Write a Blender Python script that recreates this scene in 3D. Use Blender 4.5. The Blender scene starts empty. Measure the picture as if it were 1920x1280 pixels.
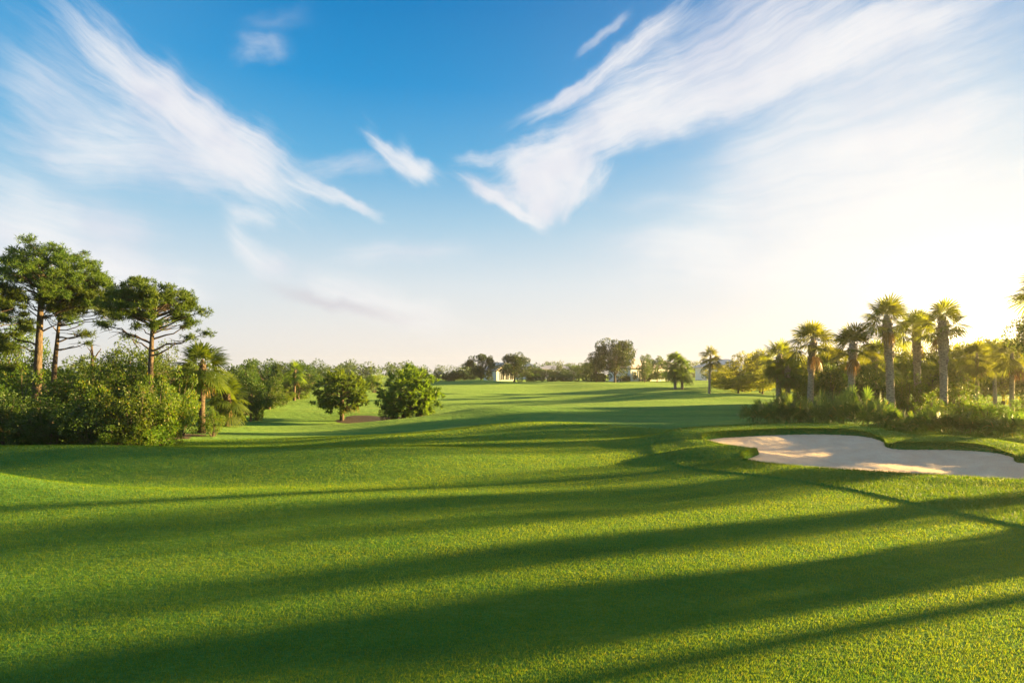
import bpy, math, random
import numpy as np
from mathutils import Vector, Matrix
R = math.radians
C = bpy.context.scene.collection
S = bpy.context.scene

# ------------------------------------------------------------------ camera, exposure
CAM_H = 3.0; F = 1100.0; HZ = 700.0          # the photograph is 1920 px wide
cd = bpy.data.cameras.new('camera'); cam = bpy.data.objects.new('camera', cd); C.objects.link(cam)
cam.location = (0, 0, CAM_H); cam.rotation_euler = (R(90), 0, 0)
cd.sensor_width = 36; cd.lens = 36*F/1920; cd.shift_y = (HZ-640)/1920
cd.clip_start = 0.05; cd.clip_end = 5000
S.camera = cam
S.view_settings.view_transform = 'Standard'; S.view_settings.look = 'None'
EXPO = 2.85
S.view_settings.exposure = EXPO; S.view_settings.gamma = 1
try: S.view_settings.use_curve_mapping = False
except Exception: pass
S.render.engine = 'CYCLES'
S.cycles.use_denoising = True
S.cycles.max_bounces = 8; S.cycles.diffuse_bounces = 3; S.cycles.transmission_bounces = 5
S.cycles.transparent_max_bounces = 6; S.cycles.volume_bounces = 0
S.cycles.sample_clamp_indirect = 4
S.cycles.caustics_reflective = False; S.cycles.caustics_refractive = False

# ------------------------------------------------------------------ sun
SUN_AZ, SUN_EL = R(71), R(8.0)               # azimuth clockwise from +Y
TO_SUN = Vector((math.sin(SUN_AZ)*math.cos(SUN_EL), math.cos(SUN_AZ)*math.cos(SUN_EL), math.sin(SUN_EL)))
ld = bpy.data.lights.new('sun', 'SUN'); ld.energy = 5.0; ld.angle = R(1.1); ld.color = (1.0, 0.70, 0.25)
sun = bpy.data.objects.new('sun', ld); C.objects.link(sun)
sun.rotation_euler = TO_SUN.to_track_quat('Z', 'Y').to_euler()
sun.location = (60, 20, 40)

# ------------------------------------------------------------------ sky
class NB:
    def __init__(s, tree): s.t = tree; s.n = tree.nodes; s.l = tree.links
    def put(s, sock, v):
        if isinstance(v, bpy.types.NodeSocket): s.l.new(v, sock)
        elif v is not None: sock.default_value = v
    def m(s, op, a, b=None, c=None, clamp=False):
        n = s.n.new('ShaderNodeMath'); n.operation = op; n.use_clamp = clamp
        for i, v in enumerate((a, b, c)): s.put(n.inputs[i], v)
        return n.outputs[0]
    def vm(s, op, a, b=None, scale=None):
        n = s.n.new('ShaderNodeVectorMath'); n.operation = op
        s.put(n.inputs[0], a); s.put(n.inputs[1], b)
        if scale is not None: s.put(n.inputs['Scale'], scale)
        return n.outputs['Value'] if op in ('DOT_PRODUCT', 'LENGTH') else n.outputs[0]
    def xyz(s, x, y, z=0.0):
        n = s.n.new('ShaderNodeCombineXYZ')
        for i, v in enumerate((x, y, z)): s.put(n.inputs[i], v)
        return n.outputs[0]
    def sep(s, v):
        n = s.n.new('ShaderNodeSeparateXYZ'); s.put(n.inputs[0], v); return n.outputs
    def noise(s, vec, scale=1.0, detail=4.0, rough=0.55, col=False, dist=0.0):
        n = s.n.new('ShaderNodeTexNoise'); s.put(n.inputs['Vector'], vec)
        n.inputs['Scale'].default_value = scale; n.inputs['Detail'].default_value = detail
        n.inputs['Roughness'].default_value = rough; n.inputs['Distortion'].default_value = dist
        return n.outputs['Color'] if col else n.outputs[0]
    def mr(s, v, a, b, c=0.0, d=1.0, smooth=True):
        n = s.n.new('ShaderNodeMapRange'); n.interpolation_type = 'SMOOTHSTEP' if smooth else 'LINEAR'
        s.put(n.inputs[0], v)
        for i, q in enumerate((a, b, c, d)): s.put(n.inputs[i+1], q)
        return n.outputs[0]
    def mix(s, f, a, b, blend='MIX'):
        n = s.n.new('ShaderNodeMix'); n.data_type = 'RGBA'; n.blend_type = blend; n.clamp_factor = True
        s.put(n.inputs[0], f)
        for i, v in ((6, a), (7, b)):
            if isinstance(v, tuple) and len(v) == 3: v = v + (1,)
            s.put(n.inputs[i], v)
        return n.outputs[2]
    def ramp(s, f, stops, interp='EASE'):
        n = s.n.new('ShaderNodeValToRGB'); s.put(n.inputs[0], f); r = n.color_ramp; r.interpolation = interp
        while len(r.elements) < len(stops): r.elements.new(0.5)
        for e, (p, c) in zip(r.elements, stops): e.position = p; e.color = c + (1,)
        return n.outputs[0]

def srgb(*c):
    return tuple(((v/255)/12.92 if v/255 <= .04045 else ((v/255+.055)/1.055)**2.4) for v in c)
def azel(px, py):
    a = math.atan((px-960)/F)
    return a, math.atan((HZ-py)/F*math.cos(a))

W = bpy.data.worlds.new('World'); S.world = W; W.use_nodes = True
wt = W.node_tree; wt.nodes.clear(); nb = NB(wt)
out = wt.nodes.new('ShaderNodeOutputWorld'); bg = wt.nodes.new('ShaderNodeBackground')
wt.links.new(bg.outputs[0], out.inputs[0])
bg.inputs[1].default_value = 0.1
W.cycles.sampling_method = 'MANUAL'; W.cycles.sample_map_resolution = 512
sky = wt.nodes.new('ShaderNodeTexSky'); sky.sky_type = 'NISHITA'; sky.sun_disc = False
sky.sun_elevation = SUN_EL; sky.sun_rotation = SUN_AZ
sky.air_density = 1.2; sky.dust_density = 1.5; sky.ozone_density = 2.5
tc = wt.nodes.new('ShaderNodeTexCoord'); dirv = tc.outputs['Generated']
dx, dy, dz = nb.sep(dirv)
AZ = nb.m('ARCTAN2', dx, dy); EL = nb.m('ARCSINE', nb.m('MINIMUM', nb.m('MAXIMUM', dz, -1.0), 1.0))
# clear air: deep blue overhead paling to cream at the horizon
K = 1.0/(0.1*2**EXPO)
grad = nb.ramp(nb.m('DIVIDE', EL, R(60)), [
    (0.0, srgb(249, 240, 230)), (0.055, srgb(242, 238, 233)), (0.14, srgb(222, 232, 238)), (0.235, srgb(168, 208, 232)),
    (0.33, srgb(92, 176, 224)), (0.43, srgb(30, 150, 214)), (0.535, srgb(0, 130, 198)), (1.0, srgb(0, 100, 172))], 'LINEAR')
# paler to the left and much paler towards the sun
leftp = nb.mr(AZ, R(-14), R(-46), 0.0, 0.20)
grad = nb.mix(leftp, grad, srgb(150, 205, 238))
GA, GE = azel(1830, 610)
ga = nb.m('SUBTRACT', AZ, GA); ge = nb.m('SUBTRACT', EL, GE)
gd2 = nb.m('ADD', nb.m('MULTIPLY', ga, ga), nb.m('MULTIPLY', nb.m('MULTIPLY', ge, ge), 1.35))
gl_wide = nb.m('EXPONENT', nb.m('DIVIDE', gd2, -(R(21)**2)*1.6))
gl_mid = nb.m('EXPONENT', nb.m('DIVIDE', gd2, -(R(8.5)**2)*1.5))
gl_core = nb.m('EXPONENT', nb.m('DIVIDE', gd2, -(R(3.4)**2)*1.5))
col = nb.mix(nb.m('MULTIPLY', gl_wide, 0.66), grad, srgb(248, 243, 241))
# high cirrus: strokes laid out by compass direction and height above the horizon
wv = nb.xyz(AZ, EL, 0.0)
w1 = nb.vm('SUBTRACT', nb.noise(wv, 5.0, 3.0, col=True), (0.5, 0.5, 0.5))
w2 = nb.vm('SUBTRACT', nb.noise(wv, 26.0, 4.0, 0.6, col=True), (0.5, 0.5, 0.5))
warp = nb.vm('ADD', nb.vm('ADD', wv, nb.vm('SCALE', w1, scale=0.08)), nb.vm('SCALE', w2, scale=0.022))
fibw = nb.vm('ADD', nb.vm('ADD', wv, nb.vm('SCALE', w1, scale=0.05)), nb.vm('SCALE', w2, scale=0.005))
# (x0,y0, x1,y1, w0,w1, strength, freq along, freq across, bend, lo, hi)
STROKES = [
    # left band: bright core, soft lower veil, thin tail
    (70, -60, 590, 390, 46, 62, 1.25, 5, 34, 0.012, .30, .68),
    (200, 60, 560, 340, 40, 60, 0.9, 6, 60, 0.0, .36, .70),
    (150, 130, 600, 400, 95, 70, 0.55, 4, 26, 0.0, .30, .75),
    (520, 330, 720, 432, 26, 7, 0.85, 6, 40, -0.004, .25, .65),
    (-80, 60, 330, 300, 120, 90, 0.5, 3, 22, 0.0, .34, .78),
    (-60, 230, 560, 345, 64, 50, 0.65, 3, 26, 0.0, .30, .75),
    (-140, 370, 320, 500, 115, 70, 0.95, 2.5, 18, 0.0, .22, .72),
    (540, 335, 745, 300, 36, 20, 0.32, 8, 30, 0.0, .30, .75),
    # hook and puffs
    (680, 225, 822, 338, 20, 24, 0.85, 7, 40, 0.018, .25, .62),
    (735, 258, 812, 330, 15, 20, 0.6, 8, 40, 0.006, .2, .6),
    (430, 80, 540, 90, 26, 24, 0.3, 10, 30, 0.0, .25, .7),
    (430, 38, 600, 26, 16, 24, 0.08, 6, 30, 0.0, .25, .7),
    # the large wedge right of centre
    (1325, -40, 965, 235, 26, 16, 1.1, 6, 44, -0.006, .22, .60),
    (1700, -60, 1000, 290, 120, 48, 1.1, 4, 32, 0.02, .24, .66),
    (1960, -10, 1180, 255, 46, 30, 1.25, 4, 36, 0.03, .20, .58),
    (1330, 150, 900, 335, 60, 24, 1.0, 5, 40, 0.0, .27, .66),
    (845, 330, 1030, 440, 14, 15, 1.3, 9, 40, -0.012, .20, .60),
    (1115, 255, 1020, 425, 62, 22, 1.15, 9, 22, -0.01, .30, .66),
    (1000, 300, 1055, 390, 62, 40, 0.95, 9, 22, 0.0, .33, .68),
    (870, 345, 1010, 370, 24, 34, 0.7, 8, 34, 0.0, .3, .68),
    (960, 350, 1050, 350, 46, 46, 1.2, 26, 26, 0.0, .30, .62), (985, 395, 1045, 395, 30, 30, 1.2, 26, 26, 0.0, .28, .6),
    (930, 320, 1110, 290, 50, 50, 0.9, 14, 30, 0.0, .3, .66), (1000, 300, 1080, 330, 46, 46, 0.9, 22, 24, 0.0, .3, .64),
    (1190, 12, 1070, 102, 12, 10, 0.4, 7, 40, 0.0, .2, .6),
    (830, 300, 980, 285, 16, 14, 0.5, 6, 40, 0.0, .3, .7),
    # wide veils to the right
    (1980, 120, 1290, 330, 150, 90, 0.70, 3, 22, 0.02, .20, .70),
    (1960, 280, 1260, 400, 110, 80, 0.75, 3, 22, 0.0, .20, .70),
    (1960, 190, 1500, 300, 26, 30, 0.7, 4, 30, 0.0, .2, .62),
    (1960, 460, 1080, 470, 110, 60, 0.75, 3, 18, 0.0, .22, .72),
    (1430, 378, 1120, 386, 34, 18, 0.22, 5, 30, 0.0, .25, .7),
    # low streaks over the left horizon
    (400, 405, 560, 520, 24, 40, 0.6, 4, 26, 0.012, .25, .72),
    (400, 402, 525, 424, 18, 15, 0.45, 6, 26, 0.0, .2, .6),
    (520, 505, 900, 620, 48, 30, 0.55, 3, 26, 0.0, .2, .7),
    (600, 480, 900, 480, 30, 26, 0.3, 3, 30, 0.0, .2, .7),
    (-60, 470, 420, 545, 60, 40, 0.75, 3, 20, 0.0, .2, .7),
]
dens = None
WU, WV, _w = nb.sep(warp)
for i, (x0, y0, x1, y1, a0, a1, I, fa, fc, bend, lo, hi) in enumerate(STROKES):
    p0 = Vector(azel(x0, y0)); p1 = Vector(azel(x1, y1)); dv = p1-p0; L = dv.length; ax = dv/L; nv = Vector((-ax.y, ax.x))
    mp = wt.nodes.new('ShaderNodeMapping'); mp.vector_type = 'TEXTURE'; wt.links.new(fibw, mp.inputs[0])
    mp.inputs['Location'].default_value = (p0.x, p0.y, -i*7.31); mp.inputs['Rotation'].default_value = (0, 0, math.atan2(ax.y, ax.x))
    mp.inputs['Scale'].default_value = (1/(fa*1.3), 1/(fc*1.35), 1)
    nz = nb.noise(mp.outputs[0], 1.0, 8.0, 0.68)
    fib = nb.mr(nb.noise(mp.outputs[0], 2.7, 4.0, 0.6), .30, .70, .62, 1.08)
    t = nb.m('MULTIPLY_ADD', WV, ax.y/L, nb.m('MULTIPLY_ADD', WU, ax.x/L, -(p0.x*ax.x+p0.y*ax.y)/L))
    d = nb.m('MULTIPLY_ADD', WV, nv.y, nb.m('MULTIPLY_ADD', WU, nv.x, -(p0.x*nv.x+p0.y*nv.y)))
    if bend:
        d = nb.m('ADD', d, nb.m('MULTIPLY', nb.m('MULTIPLY', t, nb.m('SUBTRACT', 1.0, t)), bend*4))
    w = nb.mr(t, 0.0, 1.0, a0/F*1.5, a1/F*1.5, smooth=False)
    q = nb.m('SUBTRACT', 1.0, nb.m('DIVIDE', nb.m('ABSOLUTE', d), w))
    prof = nb.mr(q, 0.0, 1.0)
    al = nb.m('MULTIPLY', nb.mr(t, -0.14, 0.38), nb.mr(t, 1.14, 0.66))
    shp = nb.m('MULTIPLY', prof, al)
    er = nb.m('ADD', nz, nb.m('MULTIPLY', nb.m('SUBTRACT', shp, 0.62), 0.55))
    v = nb.m('MULTIPLY', nb.m('MULTIPLY', nb.mr(er, lo-.12, hi+.16), nb.m('POWER', shp, 0.9)), nb.m('MULTIPLY', fib, I*1.2))
    dens = v if dens is None else nb.m('ADD', dens, v)
alpha = nb.m('SUBTRACT', 1.0, nb.m('EXPONENT', nb.m('MULTIPLY', dens, -1.55)))
ccol = nb.mix(nb.mr(nb.noise(warp, 7.0, 3.0), .25, .65), srgb(232, 231, 241), (1.02, .985, .97))
ccol = nb.mix(gl_wide, ccol, srgb(255, 252, 248))
col = nb.mix(nb.m('MULTIPLY', alpha, 0.93), col, ccol)
# one darker lilac bar of cloud low over the left horizon
bar0 = Vector(azel(470, 535)); bar1 = Vector(azel(840, 600)); bd = (bar1-bar0); bl = bd.length; bx = bd/bl
rel = nb.vm('SUBTRACT', warp, (bar0.x, bar0.y, 0.0))
bt = nb.m('DIVIDE', nb.vm('DOT_PRODUCT', rel, (bx.x, bx.y, 0.0)), bl); bdd = nb.vm('DOT_PRODUCT', rel, (-bx.y, bx.x, 0.0))
bprof = nb.mr(nb.m('SUBTRACT', 1.0, nb.m('DIVIDE', nb.m('ABSOLUTE', bdd), 0.019)), 0.0, 1.0)
bal = nb.m('MULTIPLY', nb.mr(bt, -0.05, 0.35), nb.mr(bt, 1.05, 0.45))
col = nb.mix(nb.m('MULTIPLY', nb.m('MULTIPLY', bprof, bal), 0.55), col, srgb(212, 206, 214))
# forward glow of the sun in thin cloud
col = nb.mix(nb.m('MULTIPLY', gl_mid, 0.45), col, (1.35, 1.22, 1.08))
col = nb.mix(nb.m('MULTIPLY', gl_core, 0.8), col, (5.0, 3.9, 2.4))
# bright veil added overhead, unseen above the frame, to raise the ambient light
fill_veil = nb.m('MULTIPLY', nb.mr(EL, R(36), R(60)), nb.mr(nb.noise(dirv, 2.2, 5.0, 0.6),  .35, .65, .3, .9))
col = nb.mix(fill_veil, col, (.78, .90, 1.0))
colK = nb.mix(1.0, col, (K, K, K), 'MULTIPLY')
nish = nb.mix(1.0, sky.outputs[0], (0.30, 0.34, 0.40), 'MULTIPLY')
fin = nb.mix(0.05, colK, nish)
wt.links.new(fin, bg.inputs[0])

# ------------------------------------------------------------------ terrain shape
def sstep(a, b, x):
    t = np.clip((x-a)/(b-a), 0, 1); return t*t*(3-2*t)
def gau(x, y, cx, cy, sx, sy, rot=0.0):
    c, s = math.cos(rot), math.sin(rot); dx_, dy_ = x-cx, y-cy
    u, v = dx_*c+dy_*s, -dx_*s+dy_*c
    return np.exp(-(u/sx)**2-(v/sy)**2)
def spx(px, py):                                # point on the bunker's own plane
    Y = 3.448/((py-HZ)/F+0.028); return ((px-960)/F*Y, Y)
BUNK = [spx(*p) for p in [
    (1312, 826), (1345, 820.5), (1400, 817.5), (1450, 815), (1500, 813.6), (1550, 813.6), (1595, 815.5), (1630, 819), (1652, 825), (1661, 831),
    (1660, 836), (1668, 840), (1690, 842), (1730, 842.5), (1775, 842), (1830, 844.5), (1865, 848), (1892, 853.5), (1905, 859), (1903, 864),
    (1912, 867.5), (1950, 868), (2010, 868), (2070, 871), (2115, 880), (2120, 893), (2080, 905), (2000, 909), (1920, 906.5),
    (1850, 902), (1760, 896.5), (1700, 893), (1620, 888), (1550, 883.5), (1480, 877.5), (1430, 872), (1398, 866.5), (1391, 863), (1400, 859),
    (1415, 854), (1421, 851), (1416, 848), (1400, 844.5), (1368, 840), (1332, 832)]]
def chaikin(P, n=2):
    P = np.array(P, float)
    for _ in range(n):
        Q = np.roll(P, -1, 0); P = np.stack([.75*P+.25*Q, .25*P+.75*Q], 1).reshape(-1, 2)
    return P
BUNK = chaikin(BUNK, 2)
def poly_sdf(x, y, P):                          # negative inside
    d = np.full(x.shape, 1e9); ins = np.zeros(x.shape, bool)
    for (ax_, ay), (bx_, by) in zip(P, np.roll(P, -1, 0)):
        ex, ey = bx_-ax_, by-ay; l2 = ex*ex+ey*ey+1e-12
        t = np.clip(((x-ax_)*ex+(y-ay)*ey)/l2, 0, 1)
        d = np.minimum(d, np.hypot(x-ax_-t*ex, y-ay-t*ey))
        if abs(by-ay) > 1e-9:
            ins ^= ((ay > y) != (by > y)) & (x < (bx_-ax_)*(y-ay)/(by-ay)+ax_)
    return np.where(ins, -d, d)
def gp(px, py, z=0.0):
    Y = (CAM_H-z)*F/(py-HZ); return ((px-960)/F*Y, Y)
MOW = [gp(*p) for p in [(1217, 842), (1224, 852), (1240, 863), (1268, 875), (1310, 884), (1360, 889), (1420, 895), (1500, 905), (1600, 922), (1700, 944), (1800, 966), (1930, 993)]]
COLLAR = np.array(MOW + [(11.5, 10.6), (14, 9), (30, 6), (60, 20), (60, 60), (25, 60), (15.5, 36), (13.0, 32.5), (9.0, 28.5), (6.6, 25.5), (5.6, 23.5)])

def base_z(x, y):
    z = 1.25*sstep(30, 125, y) + 0.0*x
    z = z + 0.5*sstep(130, 300, y)
    z = z + 0.47*gau(x, y, -17, 20.6, 9.5, 2.3, 0.03) + 0.20*gau(x, y, -4.5, 21.5, 5, 2.0, 0.05)
    z = z - 0.26*gau(x, y, -11, 17.0, 8, 1.5)
    z = z + 1.25*gau(x, y, -17.4, 14.2, 4.8, 1.5, 0.06)
    z = z - 0.75*gau(x, y, -13, 43, 8.5, 8.5) - 0.25*gau(x, y, -11, 29, 6, 6)
    z = z + 0.72*gau(x, y, -1.0, 41, 7.0, 3.4, 0.22) + 0.28*gau(x, y, 9, 47, 7, 5, -0.2)
    z = z + 0.36*gau(x, y, 1, 31, 7, 2.6, 0.25)
    z = z + 0.66*gau(x, y, -8, 108, 7, 8) + 0.62*gau(x, y, 15, 95, 9, 6, -0.2) - 0.3*gau(x, y, 4, 92, 5, 8)
    z = z + 0.56*gau(x, y, 19, 61, 8, 4, -0.15) - 0.45*gau(x, y, 6, 76, 10, 9) + 0.30*gau(x, y, 7, 62, 6, 4, .1)
    z = z + 0.22*sstep(6, 16, x)*sstep(18, 27, y)*(1-sstep(50, 80, y))
    for k, (a, b, c, d_) in enumerate([(.31, .17, .035, 1.), (.12, .43, .03, 2.), (.55, .22, .02, .4), (.21, .71, .016, 3.1)]):
        z = z + c*np.sin(a*x+d_)*np.sin(b*y+d_*1.7)
    far = sstep(23, 34, y)*(1-sstep(130, 170, y))*(1-.8*sstep(7, 12, x)*(1-sstep(36, 42, y)))
    z = z + far*(.10*np.sin(.62*(y+.35*x)+1.3*np.sin(.21*x+.4))*np.sin(.13*x+.05*y+1.1) + .07*np.sin(.38*x-.16*y+2.0)*np.sin(.29*y+.6))
    return z
def sand_plane(x, y): return -0.448+0.028*y
def ground_z(x, y, full=False):
    x = np.asarray(x, float); y = np.asarray(y, float); sh = x.shape; x = x.ravel(); y = y.ravel()
    z = base_z(x, y)
    m = (x > 2) & (x < 34) & (y > 6) & (y < 38)
    sd = np.full(x.shape, 50.0); col_ = np.full(x.shape, -50.0)
    if m.any():
        xs_, ys_ = x[m], y[m]
        s0 = poly_sdf(xs_, ys_, BUNK); e = 0.05
        gy = (poly_sdf(xs_, ys_+e, BUNK)-s0)/e
        back = np.clip(gy*1.1+0.1, 0, 1)*sstep(12, 17, ys_)
        edge = sand_plane(xs_, ys_) + 0.03 + 0.14*back + (0.30*np.exp(-((s0-1.9)/1.25)**2)*back) + 0.05*np.exp(-((s0-.6)/.5)**2)*(1-back)
        bl = sstep(0.0, 4.2, s0)
        zo = edge*(1-bl)+z[m]*bl
        cs = poly_sdf(xs_, ys_, COLLAR)
        zo = zo + 0.045*sstep(0.05, -0.07, cs) - 0.014*np.exp(-((cs-.07)/.05)**2)
        zi = sand_plane(xs_, ys_)-0.6
        z[m] = np.where(s0 > 0, zo, edge+(zi-edge)*sstep(-0.0, -0.16, s0))
        sd[m] = s0; col_[m] = -cs
    z = z.reshape(sh)
    return (z, sd.reshape(sh), col_.reshape(sh)) if full else z
def gz(x, y): return float(ground_z(np.array([x]), np.array([y]))[0])
def hit(px, py):                                # where the sight line through a photo pixel meets the ground
    Ys = np.geomspace(5, 250, 1500); Xs = (px-960)/F*Ys
    dd = CAM_H-(py-HZ)/F*Ys-ground_z(Xs, Ys); i = np.argmax(dd < 0)
    return (float(Xs[i]), float(Ys[i]), gz(Xs[i], Ys[i]))
def col_at(px, Y): x = (px-960)/F*Y; return (x, Y, gz(x, Y))

# ------------------------------------------------------------------ mesh helpers
def mesh_np(name, verts, faces_list, mat=None, smooth=False, mats=None):
    """faces_list: list of int arrays (n,k); numpy straight into a mesh"""
    me = bpy.data.meshes.new(name)
    verts = np.asarray(verts, np.float32)
    me.vertices.add(len(verts)); me.vertices.foreach_set('co', verts.ravel())
    loops = np.concatenate([f.ravel() for f in faces_list]).astype(np.int32)
    tot = np.concatenate([np.full(len(f), f.shape[1], np.int32) for f in faces_list])
    st = np.concatenate([[0], np.cumsum(tot)[:-1]]).astype(np.int32)
    me.loops.add(len(loops)); me.loops.foreach_set('vertex_index', loops)
    me.polygons.add(len(tot)); me.polygons.foreach_set('loop_start', st); me.polygons.foreach_set('loop_total', tot)
    me.polygons.foreach_set('use_smooth', np.full(len(tot), smooth))
    if mat: me.materials.append(mat)
    me.update(calc_edges=True); me.validate()
    return me
class MB:
    """collects tubes / boxes / fans; build() makes one mesh"""
    def __init__(s): s.v = []; s.t = []; s.q = []; s.n = 0
    def add(s, v, tris=None, quads=None):
        v = np.asarray(v, float)
        if tris is not None and len(tris): s.t.append(np.asarray(tris, int)+s.n)
        if quads is not None and len(quads): s.q.append(np.asarray(quads, int)+s.n)
        s.v.append(v); s.n += len(v)
    def tube(s, pts, rad, k=7, cap=True, rough=0.0, rng=None):
        pts = np.asarray(pts, float); n = len(pts); rad = np.broadcast_to(np.asarray(rad, float), (n,))
        tang = np.gradient(pts, axis=0); tang /= np.linalg.norm(tang, axis=1)[:, None]+1e-9
        ref = np.array([1., 0, 0]) if abs(tang[0, 0]) < .9 else np.array([0, 1., 0])
        a = np.cross(tang, ref); a /= np.linalg.norm(a, axis=1)[:, None]+1e-9; b = np.cross(tang, a)
        th = np.arange(k)*2*math.pi/k
        rr = rad[:, None]*np.ones(k)
        if rough: rr = rr*(1+rng.uniform(-rough, rough, rr.shape))
        v = pts[:, None]+rr[:, :, None]*(np.cos(th)[None, :, None]*a[:, None]+np.sin(th)[None, :, None]*b[:, None])
        i = np.arange(n-1)[:, None]*k; j = np.arange(k)[None]; j2 = (j+1) % k
        q = np.stack([i+j, i+j2, i+k+j2, i+k+j], -1).reshape(-1, 4)
        vv = v.reshape(-1, 3); tr = []
        if cap:
            vv = np.concatenate([vv, pts[-1:]]); c = len(vv)-1; o = (n-1)*k
            tr = [(o+x, o+(x+1) % k, c) for x in range(k)]
        s.add(vv, tr, q)
    def box(s, a, b):
        (x0, y0, z0), (x1, y1, z1) = a, b
        s.add([(x0, y0, z0), (x1, y0, z0), (x1, y1, z0), (x0, y1, z0), (x0, y0, z1), (x1, y0, z1), (x1, y1, z1), (x0, y1, z1)], None,
              [(0, 3, 2, 1), (4, 5, 6, 7), (0, 1, 5, 4), (1, 2, 6, 5), (2, 3, 7, 6), (3, 0, 4, 7)])
    def build(s, name, mat, smooth=False):
        fl = []
        if s.t: fl.append(np.concatenate(s.t))
        if s.q: fl.append(np.concatenate(s.q))
        return mesh_np(name, np.concatenate(s.v), fl, mat, smooth)

def obj(name, me, parent=None, **tags):
    o = bpy.data.objects.new(name, me); C.objects.link(o)
    if parent: o.parent = parent
    for k, v in tags.items():
        if v: o[k] = v
    return o
def thing(name, label, cat, loc, parts, rot=0.0, scale=1.0, group=None):
    """an Empty at the base that parents its parts (name, mesh)"""
    e = bpy.data.objects.new(name, None); C.objects.link(e); e.empty_display_size = .3
    e.location = loc; e.rotation_euler = (0, 0, rot)
    e.scale = (scale,)*3 if isinstance(scale, (int, float)) else scale
    e['label'] = label; e['category'] = cat
    if group: e['group'] = group
    for n, me in parts:
        o = bpy.data.objects.new(n, me); C.objects.link(o); o.parent = e
    return e

# ------------------------------------------------------------------ materials
def mat_new(name):
    m = bpy.data.materials.new(name); m.use_nodes = True; m.node_tree.nodes.clear(); b = NB(m.node_tree)
    o = b.n.new('ShaderNodeOutputMaterial'); return m, b, o
def mat_leaf(name, c0, c1, trans=0.45, c2=None, spec=0.25, patch=1.6, tcol=None):
    m, b, o = mat_new(name)
    g = b.n.new('ShaderNodeNewGeometry'); oi = b.n.new('ShaderNodeObjectInfo')
    tcn = b.n.new('ShaderNodeTexCoord')
    big = b.noise(tcn.outputs['Object'], patch, 2.0)
    f = b.m('ADD', b.m('MULTIPLY', g.outputs['Random Per Island'], 0.6), b.m('MULTIPLY', b.m('SUBTRACT', big, 0.3), 0.9), clamp=True)
    col = b.mix(f, c0, c1)
    if c2: col = b.mix(b.mr(g.outputs['Random Per Island'], 0.90, 0.99), col, c2)
    hs = b.n.new('ShaderNodeHueSaturation'); b.put(hs.inputs['Color'], col)
    b.put(hs.inputs['Hue'], b.mr(oi.outputs['Random'], 0, 1, 0.487, 0.512, smooth=False)); b.put(hs.inputs['Value'], b.mr(oi.outputs['Random'], 0, 1, 0.82, 1.2, smooth=False))
    p = b.n.new('ShaderNodeBsdfPrincipled'); b.put(p.inputs['Base Color'], hs.outputs[0])
    p.inputs['Roughness'].default_value = 0.5; p.inputs['Specular IOR Level'].default_value = spec
    t = b.n.new('ShaderNodeBsdfTranslucent')
    b.put(t.inputs['Color'], b.mix(1.0, hs.outputs[0], tcol or (1.55, 1.4, 0.4), 'MULTIPLY'))
    mx = b.n.new('ShaderNodeMixShader'); mx.inputs[0].default_value = trans
    b.l.new(p.outputs[0], mx.inputs[1]); b.l.new(t.outputs[0], mx.inputs[2]); b.l.new(mx.outputs[0], o.inputs[0])
    return m
def mat_rough(name, c0, c1, scale=8.0, bump=0.4, dist=0.02, rough=0.9, stretch=(1, 1, 1), detail=5.0, spec=0.2):
    m, b, o = mat_new(name); tcn = b.n.new('ShaderNodeTexCoord')
    mp = b.n.new('ShaderNodeMapping'); b.put(mp.inputs[0], tcn.outputs['Object']); mp.inputs['Scale'].default_value = stretch
    nz = b.noise(mp.outputs[0], scale, detail, 0.6)
    p = b.n.new('ShaderNodeBsdfPrincipled'); b.put(p.inputs['Base Color'], b.mix(b.mr(nz, .3, .7), c0, c1))
    p.inputs['Roughness'].default_value = rough; p.inputs['Specular IOR Level'].default_value = spec
    bp = b.n.new('ShaderNodeBump'); bp.inputs['Strength'].default_value = bump; bp.inputs['Distance'].default_value = dist
    b.put(bp.inputs['Height'], nz); b.l.new(bp.outputs[0], p.inputs['Normal']); b.l.new(p.outputs[0], o.inputs[0])
    return m
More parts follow.
